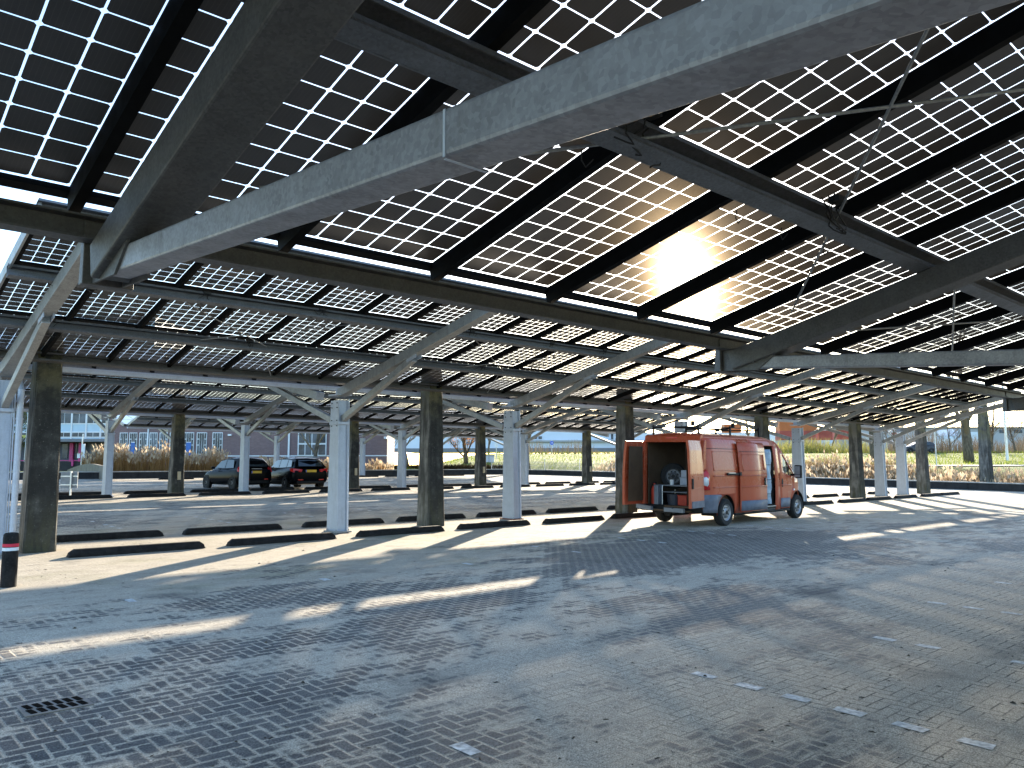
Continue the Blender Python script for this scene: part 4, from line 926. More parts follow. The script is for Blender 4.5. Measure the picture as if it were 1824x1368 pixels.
def estate(label):
    st = [(-.92, .45, .80, .80, .01), (-.90, .30, .92, .92, .01), (-.75, .24, 1.02, .99, .02), (0, .20, 1.0, 1.0, .03), (.9, .19, .97, 1.0, .03), (2.0, .19, .94, .99, .05), (2.7, .20, .91, .98, .06), (3.1, .20, .82, .93, .06), (3.48, .22, .68, .80, .03), (3.62, .30, .55, .66, .01)]
    c, hw, r = car('parked_car', 4.6, 1.82, 1.48, 2.65, st, [], label, M['black'], True, group='black cars parked in the far bays')
    cab = loft_roof(c, [(-.90, 1.02, .76, 1.04, .74), (-.74, 1.0, .78, 1.30, .63), (-.52, .99, .80, 1.43, .58), (.3, .97, .81, 1.48, .60), (1.1, .95, .81, 1.47, .60), (1.55, .94, .80, 1.38, .60), (2.1, .94, .78, 1.12, .66), (2.45, .93, .74, .97, .70)], M['black'])
    for s in (-1, 1):
        def q(x, z, k): return (x, s * (.815 - (z - .97) * .32 + k), z)
        for a, b, cc, d in (((-.55, 1.05), (-.02, 1.03), (-.02, 1.38), (-.42, 1.34)), ((.05, 1.03), (.92, 1.01), (.92, 1.40), (.05, 1.39)), ((.98, 1.01), (1.95, 1.03), (1.55, 1.34), (.98, 1.40))):
            pane(c, [q(*a, .012), q(*b, .010), q(*cc, .012), q(*d, .012)], 'side_window', parent=cab)
        m = MB(); m.tube([(-.5, s*.60, 1.44), (-.4, s*.60, 1.50), (1.2, s*.61, 1.52), (1.35, s*.60, 1.47)], .014, 6); m.build('roof_rail', M['alu'], c)
        m = MB(); m.box((1.9, s * .95, 1.04), (.12, .17, .13)); m.build('wing_mirror', M['black'], c, bevel=.03)
        m = MB(); m.add([(-.925, s*.42, .93), (-.93, s*.45, .82), (-.88, s*.83, .80), (-.70, s*.915, .86), (-.62, s*.915, .96), (-.85, s*.84, .98)], [(0,1,2,5), (2,3,4,5)]); m.build('tail_light', M['redlamp'], c, solid=.03)
        m = MB(); m.bx(-.955, -.93, s*.5-.12, s*.5+.12, .44, .48); m.build('reflector', M['redlamp'], c)
    pane(c, [(-.895, -.60, 1.08), (-.895, .60, 1.08), (-.69, .53, 1.37), (-.69, -.53, 1.37)], 'rear_window', parent=cab)
    pane(c, [(2.28, -.66, 1.06), (2.28, .66, 1.06), (1.62, .56, 1.37), (1.62, -.56, 1.37)], 'windscreen', parent=cab)
    pl = MB(); pl.box((-.945, 0, .86), (.02, .52, .11)); p = pl.build('number_plate', M['plate'], c); pl = MB(); pl.box((-.957, .245, .86), (.004, .035, .105)); pl.build('blue_strip', M['signblue'], p)
    m = MB(); m.bx(-.96, -.86, -.66, .66, .28, .40); m.build('bumper_insert', M['trim'], c, bevel=.02)
    return c
h = hatchback('black hatchback with yellow plate, left of two parked cars, partly behind a post')
# nose points away to the left: the flank we see is its left side
def put(c, contact_rear, contact_front, hw):
    a, b = Vector(contact_rear), Vector(contact_front); d = (b - a).normalized(); ang = math.atan2(d.y, d.x)
    n = Vector((-d.y, d.x)); p = a - n * hw; c.rotation_euler = (0, 0, ang); c.location = (p.x, p.y, gz(p.y))
P0 = vw((418 - 912) / 1405 * 36.2, 36.2); P1 = vw((376 - 912) / 1405 * 37.8, 37.8)
put(h, (P0.x, P0.y), (P1.x, P1.y), .80)
e = estate('black estate car with wide red tail lamps, right of the two parked cars')
P0 = vw((511 - 912) / 1405 * 37.0, 37.0); dirv = (P1 - vw((418 - 912) / 1405 * 36.2, 36.2)).normalized()
q = Matrix.Rotation(R(-9), 3, 'Z') @ dirv
put(e, (P0.x, P0.y), (P0.x + q.x, P0.y + q.y), .85)
g = hatchback('dark grey car driving past on the street behind the right posts'); g.name = 'passing_car'; g['group'] = ''
del g['group']
for ch in g.children:
    if ch.name.startswith(('body', 'cabin')): ch.data.materials[0] = M['grey_car']
pg = vw((1650 - 912) / 1405 * 105, 105); g.location = (pg.x, pg.y, build_ground.z(pg.x, pg.y) + .06); g.rotation_euler = (0, 0, YAW + math.pi); g.scale = (1.08, 1.05, 1.05)
# ------------------------------------------------------------------ beyond the car park
TZ = build_ground.z
QV = Matrix.Rotation(YAW, 3, 'Z')
class VB(MB):
    """builds in a frame facing the street: x to the side, y away"""
    def vb(s, px0, px1, py0, py1, d, deep, zmin=None):
        k = d / 1405.2; x0, x1 = (px0 - 912) * k, (px1 - 912) * k; z1 = CAM_H + (829.5 - py0) * k; z0 = CAM_H + (829.5 - py1) * k
        if zmin is not None: z0 = zmin
        i = len(s.v); s.bx(x0, x1, d, d + deep, z0, z1)
        for q in range(i, len(s.v)): p = s.v[q]; s.v[q] = QV @ Vector((p.x, p.y, 0)) + Vector((0, 0, p.z))
    def done(s, name, mat, parent=None, **kw): return s.build(name, mat, parent, **kw)
def bld(name, px, d, label): p = at(px, 829, d); return empty(name, (p.x, p.y, TZ(p.x, p.y) - .3), label, 'building')
# school: glazed pale blue upper storeys over a dark recessed ground floor
b = bld('school_building', 150, 96, 'pale blue panelled school building over a dark recessed ground floor at far left')
m = VB(); m.vb(-260, 268, 560, 781, 96, 12); wl = m.done('upper_wall', M['bluepanel'], b)
m = VB(); m.vb(-260, 268, 781, 786, 95.6, 12.5); m.done('fascia', M['plinth'], b)
m = VB(); m.vb(-260, 268, 786, 836, 98, 9); m.done('ground_floor_wall', M['darkwall'], b)
for x in range(-120, 262, 26):
    for y0, y1 in ((560, 600), (640, 668), (726, 753), (770, 777)):
        f = VB(); f.vb(x - 12, x + 12, y0 - 2, y1 + 2, 95.93, .10); fr = f.done('window', M['white'], b)
        f = VB()
        f.vb(x - 11, x - .6, y0, y1, 95.90, .06); f.vb(x + .6, x + 11, y0, y1, 95.90, .06); f.done('pane', M['pane'], fr)
m = VB()
for x in range(-107, 262, 26): m.vb(x - 1.2, x + 1.2, 560, 781, 95.88, .10)
m.done('mullion', M['white'], b)
m = VB(); m.vb(-200, 66, 774, 779, 95.5, .3); m.done('yellow_band', simple('yellow_band', (.45, .42, .10), .6), b)
m = VB(); m.vb(126, 132, 788, 830, 97.6, .3); m.vb(142, 146, 788, 822, 97.2, .3); m.done('pink_post', M['magenta'], b)
m = VB()
for x in (118, 134, 150, 168): m.vb(x - 5, x + 5, 790, 815, 97.9, .2)
m.done('entrance_glazing', M['pane'], b)
# low brick building with tall white windows
b = bld('brick_building', 440, 80, 'low dark brick building with tall white window groups behind the reeds')
m = VB(); m.vb(196, 690, 735, 842, 80, 5); m.done('wall', M['brick'], b)
m = VB(); m.vb(194, 692, 728, 735, 79.7, 5.6); m.done('roof_edge', M['white'], b)
m = VB(); m.vb(398, 690, 811, 812.8, 79.95, .2); m.done('white_course', M['white'], b)
def wgroup(x, w, y0, y1, blue=False):
    f = VB(); f.vb(x - w/2, x + w/2, y0, y1, 79.9, .12); fr = f.done('window', M['white'], b)
    g = VB(); n = 4; cw = (w - 1.6) / n
    for i in range(n):
        a = x - w/2 + .8 + i * cw
        rows = [(y0 + 1.2, y0 + (y1-y0)*.28), (y0 + (y1-y0)*.32, y0 + (y1-y0)*.55), (y0 + (y1-y0)*.59, y1 - 1.2)] if i in (0, n-1) else [(y0 + 1.2, y1 - 1.2)]
        if blue and i in (1, 2): rows = [(y0 + 1.2, y0 + (y1-y0)*.42)]
        for r0, r1 in rows: g.vb(a + .55, a + cw - .55, r0, r1, 79.86, .08)
    g.done('pane', M['pane'], fr)
    if blue:
        g = VB(); g.vb(x - w/4, x + w/4, y0 + (y1-y0)*.46, y1 + 2, 79.84, .1); g.done('door', M['bluedoor'], fr)
for i, x in enumerate((221, 238, 256, 274, 292, 310, 337, 360, 388)): wgroup(x, 14 if x < 320 else 18, 770, 809, i in (1, 6))
f = VB(); f.vb(531, 582, 768, 812, 79.9, .12); fr = f.done('window', M['white'], b)
g = VB()
for x0, x1 in ((533, 543), (545, 555), (557, 566), (568, 580)):
    for y0, y1 in ((770, 789), (792, 810)): g.vb(x0, x1, y0, y1, 79.86, .08)
g.done('pane', M['pane'], fr)
m = VB(); m.vb(513.5, 516.5, 768, 816, 79.85, .12); m.vb(263, 265, 760, 812, 79.85, .12); m.done('downpipe', M['white'], b)
m = VB(); m.vb(406, 412, 773, 776, 79.7, .3); m.vb(684, 689, 778, 782, 79.7, .3); m.done('wall_lamp', M['white'], b)
# halls and container stacks across the street
b = bld('industrial_hall', 1010, 175, 'big pale blue industrial hall across the street behind the green bank')
m = VB(); m.vb(700, 1150, 742, 803, 175, 40); m.done('wall', M['hall'], b)
m = VB(); m.vb(700, 1150, 799, 806, 174.6, 1); m.done('plinth', M['plinth'], b)
m = VB(); m.vb(920, 1150, 785, 788, 174, 1.2); m.done('canopy_rail', M['greyhall'], b)
m = VB()
for x in (953, 962): m.vb(x - 3, x + 3, 778, 783, 174.8, .3)
for x in (1090, 1100): m.vb(x - 2, x + 2, 772, 784, 174.8, .3)
m.done('window', M['pane'], b)
b = bld('white_building', 1340, 190, 'washed out white building far behind the van roof')
m = VB(); m.vb(1150, 1420, 772, 806, 190, 30); m.done('wall', M['white'], b)
def container(px0, px1, py0, py1, d, mat, label):
    p = at((px0 + px1) / 2, py1, d); k = d / 1405.2
    m = VB(); m.vb(px0, px1, py0, py1, d, 2.6); o = m.done('shipping_container', mat); tag(o, label, 'container', 'containers stacked across the street')
    r = VB(); n = max(4, int((px1 - px0) / 1.6))
    for i in range(n):
        x = px0 + (px1 - px0) * (i + .3) / n; r.vb(x, x + (px1 - px0) / n * .4, py0 + .8, py1 - .8, d - .07, .08)
    r.done('corrugation', mat, o)
for a in ((1290, 1320, 757, 772, 160, 'orange', 'small orange container peeping over the roof bars of the van'), (1388, 1456, 752, 769, 150, 'orange', 'bright orange container on top of the stack right of the van cab'),
          (1388, 1452, 769.2, 786, 150, 'redc', 'faded red container in the middle of the stack right of the van cab'), (1388, 1452, 786.2, 803, 150, 'greyhall', 'grey container at the foot of the stack right of the van cab'),
          (1457, 1482, 769.2, 786, 151, 'redc', 'short red container beside the stack right of the van cab'), (1457, 1482, 786.2, 803, 151, 'hall', 'pale container under the short red one'),
          (1490, 1518, 768, 785, 158, 'redc', 'red container seen between the post and the broad concrete column'), (1486, 1520, 785.2, 804, 158, 'greyhall', 'weathered grey container under the red one left of the broad column')):
    container(*a[:5], M[a[5]], a[6])
b = bld('grey_hall', 1600, 200, 'long low grey hall far right across the street')
m = VB(); m.vb(1480, 1990, 765, 806, 200, 30); m.done('wall', M['greyhall'], b)
m = VB(); m.vb(1480, 1990, 763, 765.5, 199.6, 31); m.done('roof_edge', M['plinth'], b)
m = VB()
for x in range(1780, 1980, 26): m.vb(x, x + 14, 768, 774, 199.8, .3)
m.done('window', M['pane'], b)
b = bld('white_shed', 1690, 165, 'white sheds with a taller block behind the thick tree trunk at right')
m = VB(); m.vb(1660, 1704, 779, 804, 165, 8); m.vb(1705, 1722, 766, 804, 166, 8); m.vb(1722, 1760, 772, 804, 167, 8); m.done('wall', M['hall'], b)
m = VB(); m.vb(1666, 1700, 784, 790, 164.9, .2); m.done('window', M['white'], b)
# round advertising sign with a red emblem
p = at(1593, 774, 116); s = empty('advertising_sign', (p.x, p.y, TZ(p.x, p.y)), 'oval white sign with a red emblem between two pale posts', 'sign')
def disc(cx, cy, rx, ry, d, th):
    k = d / 1405.2; m = MB(); n = 28; pts = []
    for j, dd in ((0, d), (1, d + th)):
        for i in range(n):
            a = 2*math.pi*i/n; pts.append(QV @ Vector(((cx + rx*math.cos(a) - 912)*k, dd, 0)) + Vector((0, 0, CAM_H + (829.5 - cy - ry*math.sin(a))*k)))
    m.add(pts, [tuple(range(n))[::-1], tuple(range(n, 2*n))] + [(i, (i+1) % n, (i+1) % n + n, i + n) for i in range(n)]); return m
disc(1593, 774, 11.5, 6.5, 116, .15).build('board', M['white'], s)
disc(1592, 775, 4.2, 3.4, 115.93, .06).build('emblem', M['redc'], s)
m = MB(); m.tube([(p.x, p.y, TZ(p.x, p.y)), (p.x, p.y, p.z)], .08, 8); m.build('mast', M['alu'], s)
def road_sign(px, py, d, rad, label, post=None, mast_top=None):
    p = at(px, py, d); z0 = TZ(p.x, p.y); s = empty('road_sign', (p.x, p.y, z0), label, 'sign', 'blue round road signs')
    disc(px, py, rad, rad, d, .03).build('disc', M['signblue'], s)
    m = MB(); q = at(px, py, d + .08); m.tube([(q.x, q.y, z0), (q.x, q.y, q.z + .4)], .04, 8); m.build('pole', M['alu'], s)
    return s
s = road_sign(884, 780, 88, 3.6, 'blue round road sign above a white plate, left of the pale front post')
m = VB(); m.vb(880.8, 887.2, 789, 797, 87.98, .03); m.done('sub_plate', M['white'], s)
s = road_sign(982.5, 790, 112, 3.4, 'blue round road sign with an arrow in front of the blue hall')
m = MB(); pts = [(-2.1, .3), (.2, .3), (.2, 1.3), (2.1, 0), (.2, -1.3), (.2, -.3), (-2.1, -.3)]
k = 112 / 1405.2; m.face([QV @ Vector(((982.5 + a - 912) * k, 111.96, 0)) + Vector((0, 0, CAM_H + (829.5 - 790 + c) * k)) for a, c in pts]); m.build('arrow', M['white'], s, solid=.01)
s = road_sign(1664, 756, 60, 3.4, 'blue round road sign just right of the last concrete column')
# flag and pole, signs, barrier by the entrance
p = at(48, 820, 75); s = empty('flag_pole', (p.x, p.y, TZ(p.x, p.y)), 'white flag pole with a red flag at far left', 'flag pole')
m = MB(); m.tube([(p.x, p.y, TZ(p.x, p.y)), (p.x + .1, p.y, 6.3)], .10, 10); m.build('pole', M['white'], s)
m = MB(); N = 12; vs = []
for i in range(N + 1):
    for j in range(8):
        t = i / N; o = R2 * (1.15 * t * (1 - .12 * j / 7)) + L2 * (.14 * math.sin(t * 7 + j * .6)); vs.append((p.x + .3 + o.x, p.y + o.y, 6.4 - 1.35 * j / 7 - .25 * t))
m.add(vs, [(i*8+j, i*8+j+1, (i+1)*8+j+1, (i+1)*8+j) for i in range(N) for j in range(7)]); m.build('flag', M['red'], s, smooth=True, solid=.006)
p = at(148, 826, 64); s = empty('sign_post', (p.x, p.y, TZ(p.x, p.y)), 'bent grey sign post with a white board in front of the school entrance', 'sign')
m = MB(); k = 64/1405.2; zt = CAM_H + (829.5 - 772) * k; m.tube([(p.x, p.y, gz(p.y)), (p.x, p.y, zt - .6), (p.x + .04, p.y, zt)], .05, 8); m.build('pole', M['alu'], s)
m = VB(); m.vb(147, 153, 790, 815, 63.9, .05); m.vb(140, 145, 807, 815, 63.9, .05); m.done('board', M['white'], s)
s = empty('notice_board', (7.85, 33.6, gz(33.6)), 'small grey board on a post seen from behind, between the left column and the posts', 'sign')
p0 = vw((131 - 912) / 1405.2 * 30.0, 30.0); z0 = gz(p0.y); s.location = (p0.x, p0.y, z0); WPOS[s] = Vector((p0.x, p0.y, z0))
m = VB(); m.vb(113, 143, 840, 868, 30.0, .04); m.done('board', M['signback'], s, bevel=.004)
m = VB(); m.vb(113, 143, 846, 848, 29.96, .03); m.vb(113, 143, 861, 863, 29.96, .03); m.vb(129.8, 132.2, 838, 886, 29.9, .05, zmin=z0); m.done('post', M['alu'], s)
# entrance bridge parapet, rail and dark hedge wall
p = at(158, 850, 47); s = empty('bridge_parapet', (p.x, p.y, gz(p.y)), 'curved stained concrete bridge parapet near the entrance', 'parapet')
m = MB(); n = 14; vs = []
for i in range(n + 1):
    t = i / n; px = 124 + 70 * t; dd = 56 - 11 * t * t; top = 836 - 13 * math.sin(min(1, t * 1.25) * math.pi * .62) + 6 * t * t
    q = at(px, top, dd); f = gz(q.y) - .2; nrm = L2 * .35
    vs += [(q.x, q.y, f), (q.x, q.y, q.z), (q.x + nrm.x, q.y + nrm.y, q.z), (q.x + nrm.x, q.y + nrm.y, f)]
m.add(vs, [(i*4+j, i*4+(j+1) % 4, (i+1)*4+(j+1) % 4, (i+1)*4+j) for i in range(n) for j in range(4)] + [(0,1,2,3), (n*4+3, n*4+2, n*4+1, n*4)]); m.build('wall', M['parapet'], s)
p = at(75, 836, 68); s = empty('hedge_fence', (p.x, p.y, TZ(p.x, p.y)), 'dark low fence with a thin pink rail before the school', 'fence')
m = VB(); m.vb(-160, 170, 821, 838, 68, .4); m.done('panel', M['asphwall'], s)
m = VB(); m.vb(-160, 150, 818.6, 820, 67.9, .1); m.done('rail', M['magenta'], s)
for x in (30, 86, 132): m = VB(); m.vb(x - 1.5, x + 1.5, 818, 829, 67.8, .12); m.done('post', M['magenta'], s)
# street lamp, utility cabinet, mesh fence
p = at(1790, 822, 78); z0 = TZ(p.x, p.y); s = empty('street_lamp', (p.x, p.y, z0), 'slim pale street lamp post at the far right edge', 'street lamp')
m = MB(); m.tube([(p.x, p.y, z0), (p.x, p.y, z0 + 1.2), (p.x, p.y, z0 + 8.6)], [.16, .12, .08], 10); m.build('pole', M['alu'], s)
q = p + R2 * .9; m = MB(); m.tube([(p.x, p.y, z0 + 8.5), (q.x, q.y, z0 + 8.8)], .05, 8); m.box((q.x, q.y, z0 + 8.8), (.5, .5, .12)); m.build('lamp_head', M['alu'], s)
p = at(871, 826, 79); s = empty('utility_cabinet', (p.x, p.y, TZ(p.x, p.y)), 'pale grey utility cabinet on the grass bank', 'cabinet')
m = VB(); m.vb(862, 880, 812, 827, 79, .5); m.done('body', M['hall'], s, bevel=.03)
m = VB(); m.vb(861, 881, 811, 812.6, 78.95, .6); m.done('lid', M['greyhall'], s); m = VB(); m.vb(870.6, 871.2, 813, 826, 78.98, .05); m.done('door_gap', M['plinth'], s)
s = empty('mesh_fence', (49.5, 47, gz(47)), 'thin wire mesh fence with round posts on the boundary wall corner', 'fence')
fp = [(45.5, 53.0), (47.3, 52.4), (48.9, 49.8), (49.3, 46), (49.3, 42), (49.3, 38)]
m = MB(); 
for a, c in zip(fp, fp[1:]):
    n = max(2, int(math.hypot(c[0]-a[0], c[1]-a[1]) / .16))
    for i in range(n):
        x, y = a[0] + (c[0]-a[0])*i/n, a[1] + (c[1]-a[1])*i/n; m.tube([(x, y, gz(y)+.45), (x, y, gz(y)+1.35)], .004, 3, False)
    for zz in (.5, .78, 1.06, 1.34): m.tube([(a[0], a[1], gz(a[1])+zz), (c[0], c[1], gz(c[1])+zz)], .006, 3, False)
m.build('mesh', M['alu'], s)
for a in fp: m = MB(); m.tube([(a[0], a[1], gz(a[1])+.45), (a[0], a[1], gz(a[1])+1.42)], .03, 8); m.build('post', M['alu'], s)
# ------------------------------------------------------------------ plants
def blades(name, pts, mat, label, cat, seed=1, w=.02, bend=.25, plume=0, kind='stuff', segs=2, cross=False):
    rnd = random.Random(seed); m = MB(); m2i = 1
    for (x, y, z, h) in pts:
        a = rnd.uniform(0, 6.28); dx, dy = math.cos(a), math.sin(a); b = rnd.uniform(.05, bend) * h; ba = rnd.uniform(0, 6.28); bx_, by_ = math.cos(ba) * b, math.sin(ba) * b
        prev = None; m.mi = 0
        i0 = len(m.v)
        for k in range(segs + 1):
            t = k / segs; ww = w * (1 - .75 * t) / 2
            m.v += [Vector((x + bx_*t*t - dx*ww, y + by_*t*t - dy*ww, z + h*t)), Vector((x + bx_*t*t + dx*ww, y + by_*t*t + dy*ww, z + h*t))]
        for k in range(segs): m.f.append([i0+2*k, i0+2*k+1, i0+2*k+3, i0+2*k+2]); m.m.append(0)
        if plume and rnd.random() < plume:
            m.mi = 1; X, Y_, Z = x + bx_, y + by_, z + h; pw = w * 2.4; pl = .28
            m.face([(X, Y_, Z - .04), (X - dx*pw, Y_ - dy*pw, Z + pl*.35), (X + bx_*.3, Y_ + by_*.3, Z + pl), (X + dx*pw, Y_ + dy*pw, Z + pl*.35)])
    o = m.build(name, [mat, M['plume']], fix=False, origin=(0, 0, 0)); return tag(o, label, cat, kind=kind)
rnd = random.Random(21)
pts = []
for i in range(7500):
    px = rnd.uniform(150, 700) if rnd.random() < .93 else rnd.uniform(150, 460); d = rnd.uniform(61.5, 66)
    p = vw((px - 912) / 1405.2 * d, d)
    if p.y < 53.8 or (px < 200 and d > 64): continue
    hm = 2.05 if px < 300 else (1.75 if px < 405 else (1.15 if px < 520 else 1.05))
    hm *= .75 + .45 * (.5 + .5 * math.sin(px * .11) * math.sin(px * .043 + 1))
    pts.append((p.x, p.y, min(TZ(p.x, p.y), .62), hm * rnd.uniform(.55, 1.1)))
blades('reeds', pts, M['reed'], 'tall dry golden reeds behind the far boundary wall at left', 'reeds', 3, .035, .22, .35)
pts = []
for i in range(20000):
    x = 49.6 + rnd.uniform(.05, 6.5); y = rnd.uniform(2, 46)
    hm = 1.25 * (.75 + .25 * math.sin(y * .9) * math.sin(y * .37)); pts.append((x, y, TZ(x, y) + .0, hm * rnd.uniform(.5, 1.1)))
blades('reeds', pts, M['palereed'], 'low brown reeds filling the ditch behind the wall at right', 'reeds', 4, .04, .35, .12)
pts = []
for i in range(15000):
    d = rnd.uniform(60, 100.5) if rnd.random() < .75 else rnd.uniform(109.3, 116); px = rnd.uniform(660, 1850); p = vw((px - 912) / 1405.2 * d, d)
    if max(p.x - 49.6, p.y - 54) < .8 or 58.2 < d < 61.8: continue
    pts.append((p.x, p.y, TZ(p.x, p.y) - .02, rnd.uniform(.10, .38) if d < 109 else rnd.uniform(.2, .6)))
blades('grass_tufts', pts, M['tuft'], 'rough green and yellow grass on the banks beside the street', 'grass', 5, .05, .7, 0)
pts = []
for i in range(5200):
    px = rnd.uniform(690, 905) if rnd.random() < .8 else rnd.uniform(430, 690); d = rnd.uniform(72.3, 73.6)
    p = vw((px - 912) / 1405.2 * d, d)
    z0 = CAM_H + (829.5 - 838) * d / 1405.2 - .2; pts.append((p.x, p.y, z0, rnd.uniform(.4, .75) if rnd.random() < .95 else rnd.uniform(.7, 1.0)))
blades('hedge', pts, M['hedge'], 'trimmed dark brown hedge along the foot of the green bank', 'hedge', 6, .09, .6, 0)
pts = []
for i in range(3600):
    px = rnd.uniform(1375, 1850) if rnd.random() < .85 else rnd.uniform(930, 1110); d = rnd.uniform(112, 126); p = vw((px - 912) / 1405.2 * d, d)
    hm = 1.5 + 1.2 * math.sin(px * .045) * math.sin(px * .017 + 2) + (1.0 if px > 1580 else 0); pts.append((p.x, p.y, TZ(p.x, p.y), max(.5, hm) * rnd.uniform(.5, 1.15)))
blades('shrub_band', pts, M['twig'], 'band of bare brown scrub along the far side of the street', 'scrub', 7, .075, .5, 0)
pts = []
for i in range(1300):
    px = rnd.gauss(1440, 55) if rnd.random() < .7 else rnd.uniform(1380, 1560); d = rnd.uniform(110.5, 114); p = vw((px - 912) / 1405.2 * d, d)
    pts.append((p.x, p.y, TZ(p.x, p.y), rnd.uniform(.5, 2.4)))
blades('budding_scrub', pts, M['yellowtwig'], 'yellowish budding scrub in front of the stacked containers', 'scrub', 8, .07, .5, 0)
def tree(px, py, d, h, r0, label, seed, depth=4, lean=0, leaf=None, nleaf=0, spread=.55, first=.35, thin=.62, cat='tree', name='bare_tree'):
    rnd = random.Random(seed); p = at(px, py, d); z0 = TZ(p.x, p.y) - .1
    t = empty(name, (p.x, p.y, z0), label, cat); tr = MB(); cr = MB(); ends = []
    def grow(a, dirv, ln, r, lv):
        pts, rr = [a], [r]; q = a; dv = dirv; n = 4 if lv == 0 else 3
        for i in range(n):
            dv = (dv + Vector((rnd.uniform(-.12, .12), rnd.uniform(-.12, .12), .05))).normalized(); q = q + dv * (ln / n); pts.append(q); rr.append(r * (1 - (1 - thin) * (i + 1) / n))
        (tr if lv == 0 else cr).tube(pts, rr, 9 if lv == 0 else (5 if lv < 3 else 3), cap=lv == 0)
        if lv >= depth: ends.append(q); return
        k = rnd.randint(3, 4) if lv else 5
        for i in range(k):
            tt = rnd.uniform(first if lv == 0 else .3, 1.0); j = min(n - 1, int(tt * n)); s = pts[j].lerp(pts[j + 1], tt * n - j)
            az = rnd.uniform(0, 6.28); sd = Vector((math.cos(az), math.sin(az), rnd.uniform(.15, .9))).normalized(); nd = (dv * (1 - spread) + sd * spread).normalized()
            grow(s, nd, ln * rnd.uniform(.45, .68), max(.006, rr[j] * rnd.uniform(.38, .55)), lv + 1)
        grow(q, dv, ln * .6, rr[-1] * .9, lv + 1)
    grow(Vector((p.x, p.y, z0)), Vector((R2.x * lean, R2.y * lean, 1)).normalized(), h * .5, r0, 0)
    tr.build('trunk', M['bark'], t, smooth=True); cr.build('crown', M['twig'] if not leaf else M['bark'], t, smooth=True, fix=False)
    if nleaf:
        m = MB()
        for i in range(nleaf):
            c = rnd.choice(ends) + Vector((rnd.gauss(0, .25), rnd.gauss(0, .25), rnd.gauss(0, .25))); u = Vector((rnd.uniform(-1, 1), rnd.uniform(-1, 1), rnd.uniform(-1, 1))).normalized() * rnd.uniform(.05, .11); w = u.orthogonal().normalized() * u.length * .6
            m.face([c - u, c + w, c + u, c - w])
        m.build('leaves', M[leaf], t, fix=False)
    return t
tree(940, 832, 75, 11, .36, 'brown tree trunk on the green bank just right of the pale front post', 1)
tree(1554, 823, 77, 12, .34, 'tree trunk on the far bank between the broad column and the next post', 2)
tree(1722, 823, 72, 13, .46, 'thick bare tree trunk on the bank at right, left of the dark lone column', 3, spread=.5)
tree(1762, 812, 112, 9, .20, 'bare twiggy tree right of the dark lone column, before the grey hall', 4, depth=5, spread=.6, first=.15)
tree(1805, 811, 113, 7, .16, 'small bare tree at the far right edge beyond the street lamp', 5, depth=5, spread=.65, first=.1)
tree(1690, 811, 114, 6, .13, 'small bare tree in front of the white sheds', 6, depth=5, spread=.65, first=.1)
tree(1590, 811, 115, 6.5, .13, 'bare tree behind the oval sign', 61, depth=5, spread=.65, first=.1)
tree(561, 822, 76, 9, .22, 'slim dark tree in front of the tall white window of the brick building', 7, depth=3, lean=.05)
tree(727, 826, 78, 5.5, .20, 'many stemmed bare tree right of the brick building', 8, depth=5, spread=.6, first=.05)
tree(750, 824, 80, 6, .12, 'thin bare tree left of the front concrete column', 81, depth=5, spread=.55, first=.1)
tree(830, 825, 77, 5, .24, 'shrubby tree with orange leaves beside the utility cabinet', 9, depth=5, spread=.6, first=.05, leaf='orangeleaf', nleaf=700)
tree(870, 808, 112, 7, .16, 'thin tree on the bank beside the blue round sign with the white plate', 10, depth=4, leaf='orangeleaf', nleaf=120)
tree(700, 810, 110, 8, .18, 'bare tree far behind the corner of the brick building', 11, depth=5)
tree(785, 810, 112, 8, .18, 'bare tree far behind the middle of the green bank', 12, depth=5)
tree(1335, 800, 125, 9, .2, 'bare tree far behind the cab roof of the van', 13, depth=5)
tree(30, 812, 82, 8.5, .2, 'dark evergreen shrub tree in front of the school at far left', 14, depth=4, leaf='leaf', nleaf=2600, spread=.6, first=.25)
tree(1478, 808, 118, 7, .14, 'bare tree in front of the red containers', 15, depth=5, first=.2)
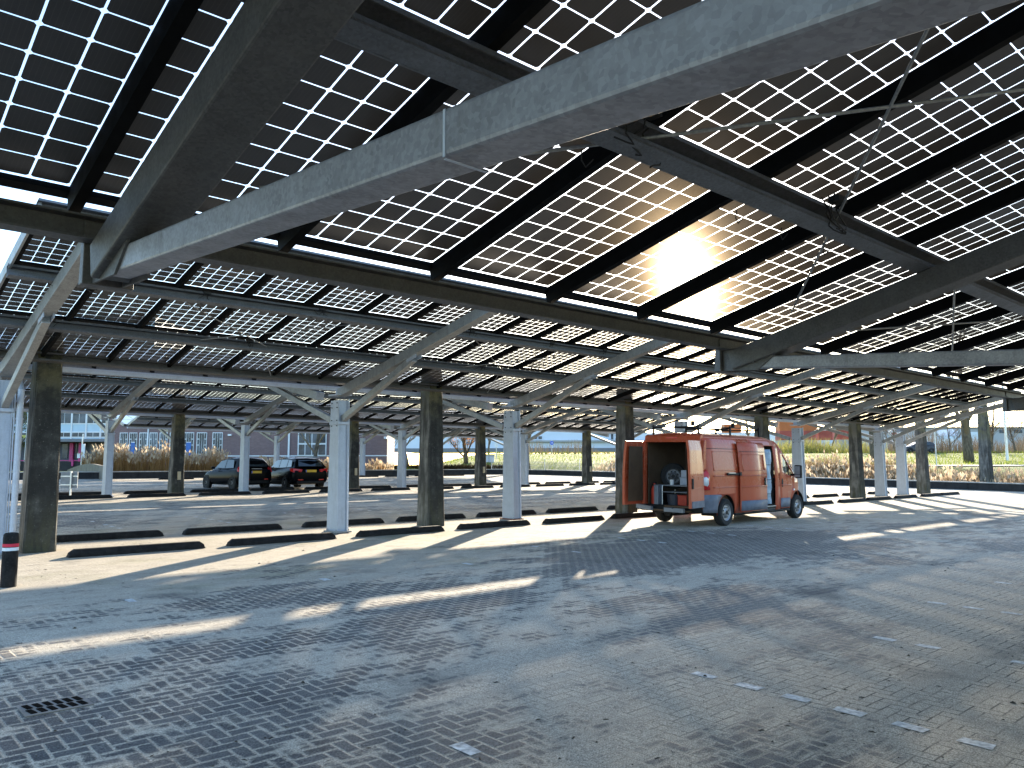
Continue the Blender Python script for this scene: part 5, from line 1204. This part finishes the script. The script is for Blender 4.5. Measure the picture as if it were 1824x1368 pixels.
# ------------------------------------------------------------------ light, sky, camera
AZ, EL = R(35.4), R(14.3)
w = bpy.data.worlds.new('World'); S.world = w; w.use_nodes = True; nt = w.node_tree; nt.nodes.clear()
sky = nt.nodes.new('ShaderNodeTexSky'); sky.sky_type = 'NISHITA'; sky.sun_disc = False
sky.sun_elevation = EL; sky.sun_rotation = math.pi / 2 - AZ; sky.air_density = 1.0; sky.dust_density = .8; sky.ozone_density = 2.6; sky.altitude = 0
bg = nt.nodes.new('ShaderNodeBackground'); bg.inputs[1].default_value = .13; ow = nt.nodes.new('ShaderNodeOutputWorld')
nt.links.new(sky.outputs[0], bg.inputs[0]); nt.links.new(bg.outputs[0], ow.inputs[0])
sl = bpy.data.lights.new('sun', 'SUN'); sl.energy = 4.2; sl.angle = R(.53); sl.color = (1.0, .87, .68)
so = bpy.data.objects.new('sun', sl); COL.objects.link(so)
sd = Vector((math.cos(EL) * math.cos(AZ), math.cos(EL) * math.sin(AZ), math.sin(EL))); so.rotation_euler = sd.to_track_quat('Z', 'Y').to_euler(); so.location = sd * 60
cd = bpy.data.cameras.new('camera'); cam = bpy.data.objects.new('camera', cd); COL.objects.link(cam); S.camera = cam
PITCH, ROLL = .1028, -.0021
Fv = L2 * math.cos(PITCH) + Vector((0, 0, math.sin(PITCH))); Vv = -L2 * math.sin(PITCH) + Vector((0, 0, math.cos(PITCH)))
Ra = R2 * math.cos(ROLL) + Vv * math.sin(ROLL); Va = -R2 * math.sin(ROLL) + Vv * math.cos(ROLL)
cam.matrix_world = Matrix(((Ra.x, Va.x, -Fv.x, 0), (Ra.y, Va.y, -Fv.y, 0), (Ra.z, Va.z, -Fv.z, CAM_H), (0, 0, 0, 1)))
cd.sensor_fit = 'HORIZONTAL'; cd.sensor_width = 36; cd.lens = 36 * 1405.2 / 1824; cd.clip_start = .05; cd.clip_end = 4000
S.render.engine = 'CYCLES'; S.cycles.transparent_max_bounces = 24; S.cycles.max_bounces = 8; S.cycles.diffuse_bounces = 4
S.view_settings.view_transform = 'Standard'; S.view_settings.look = 'None'; S.view_settings.exposure = 2.25; S.view_settings.gamma = 1
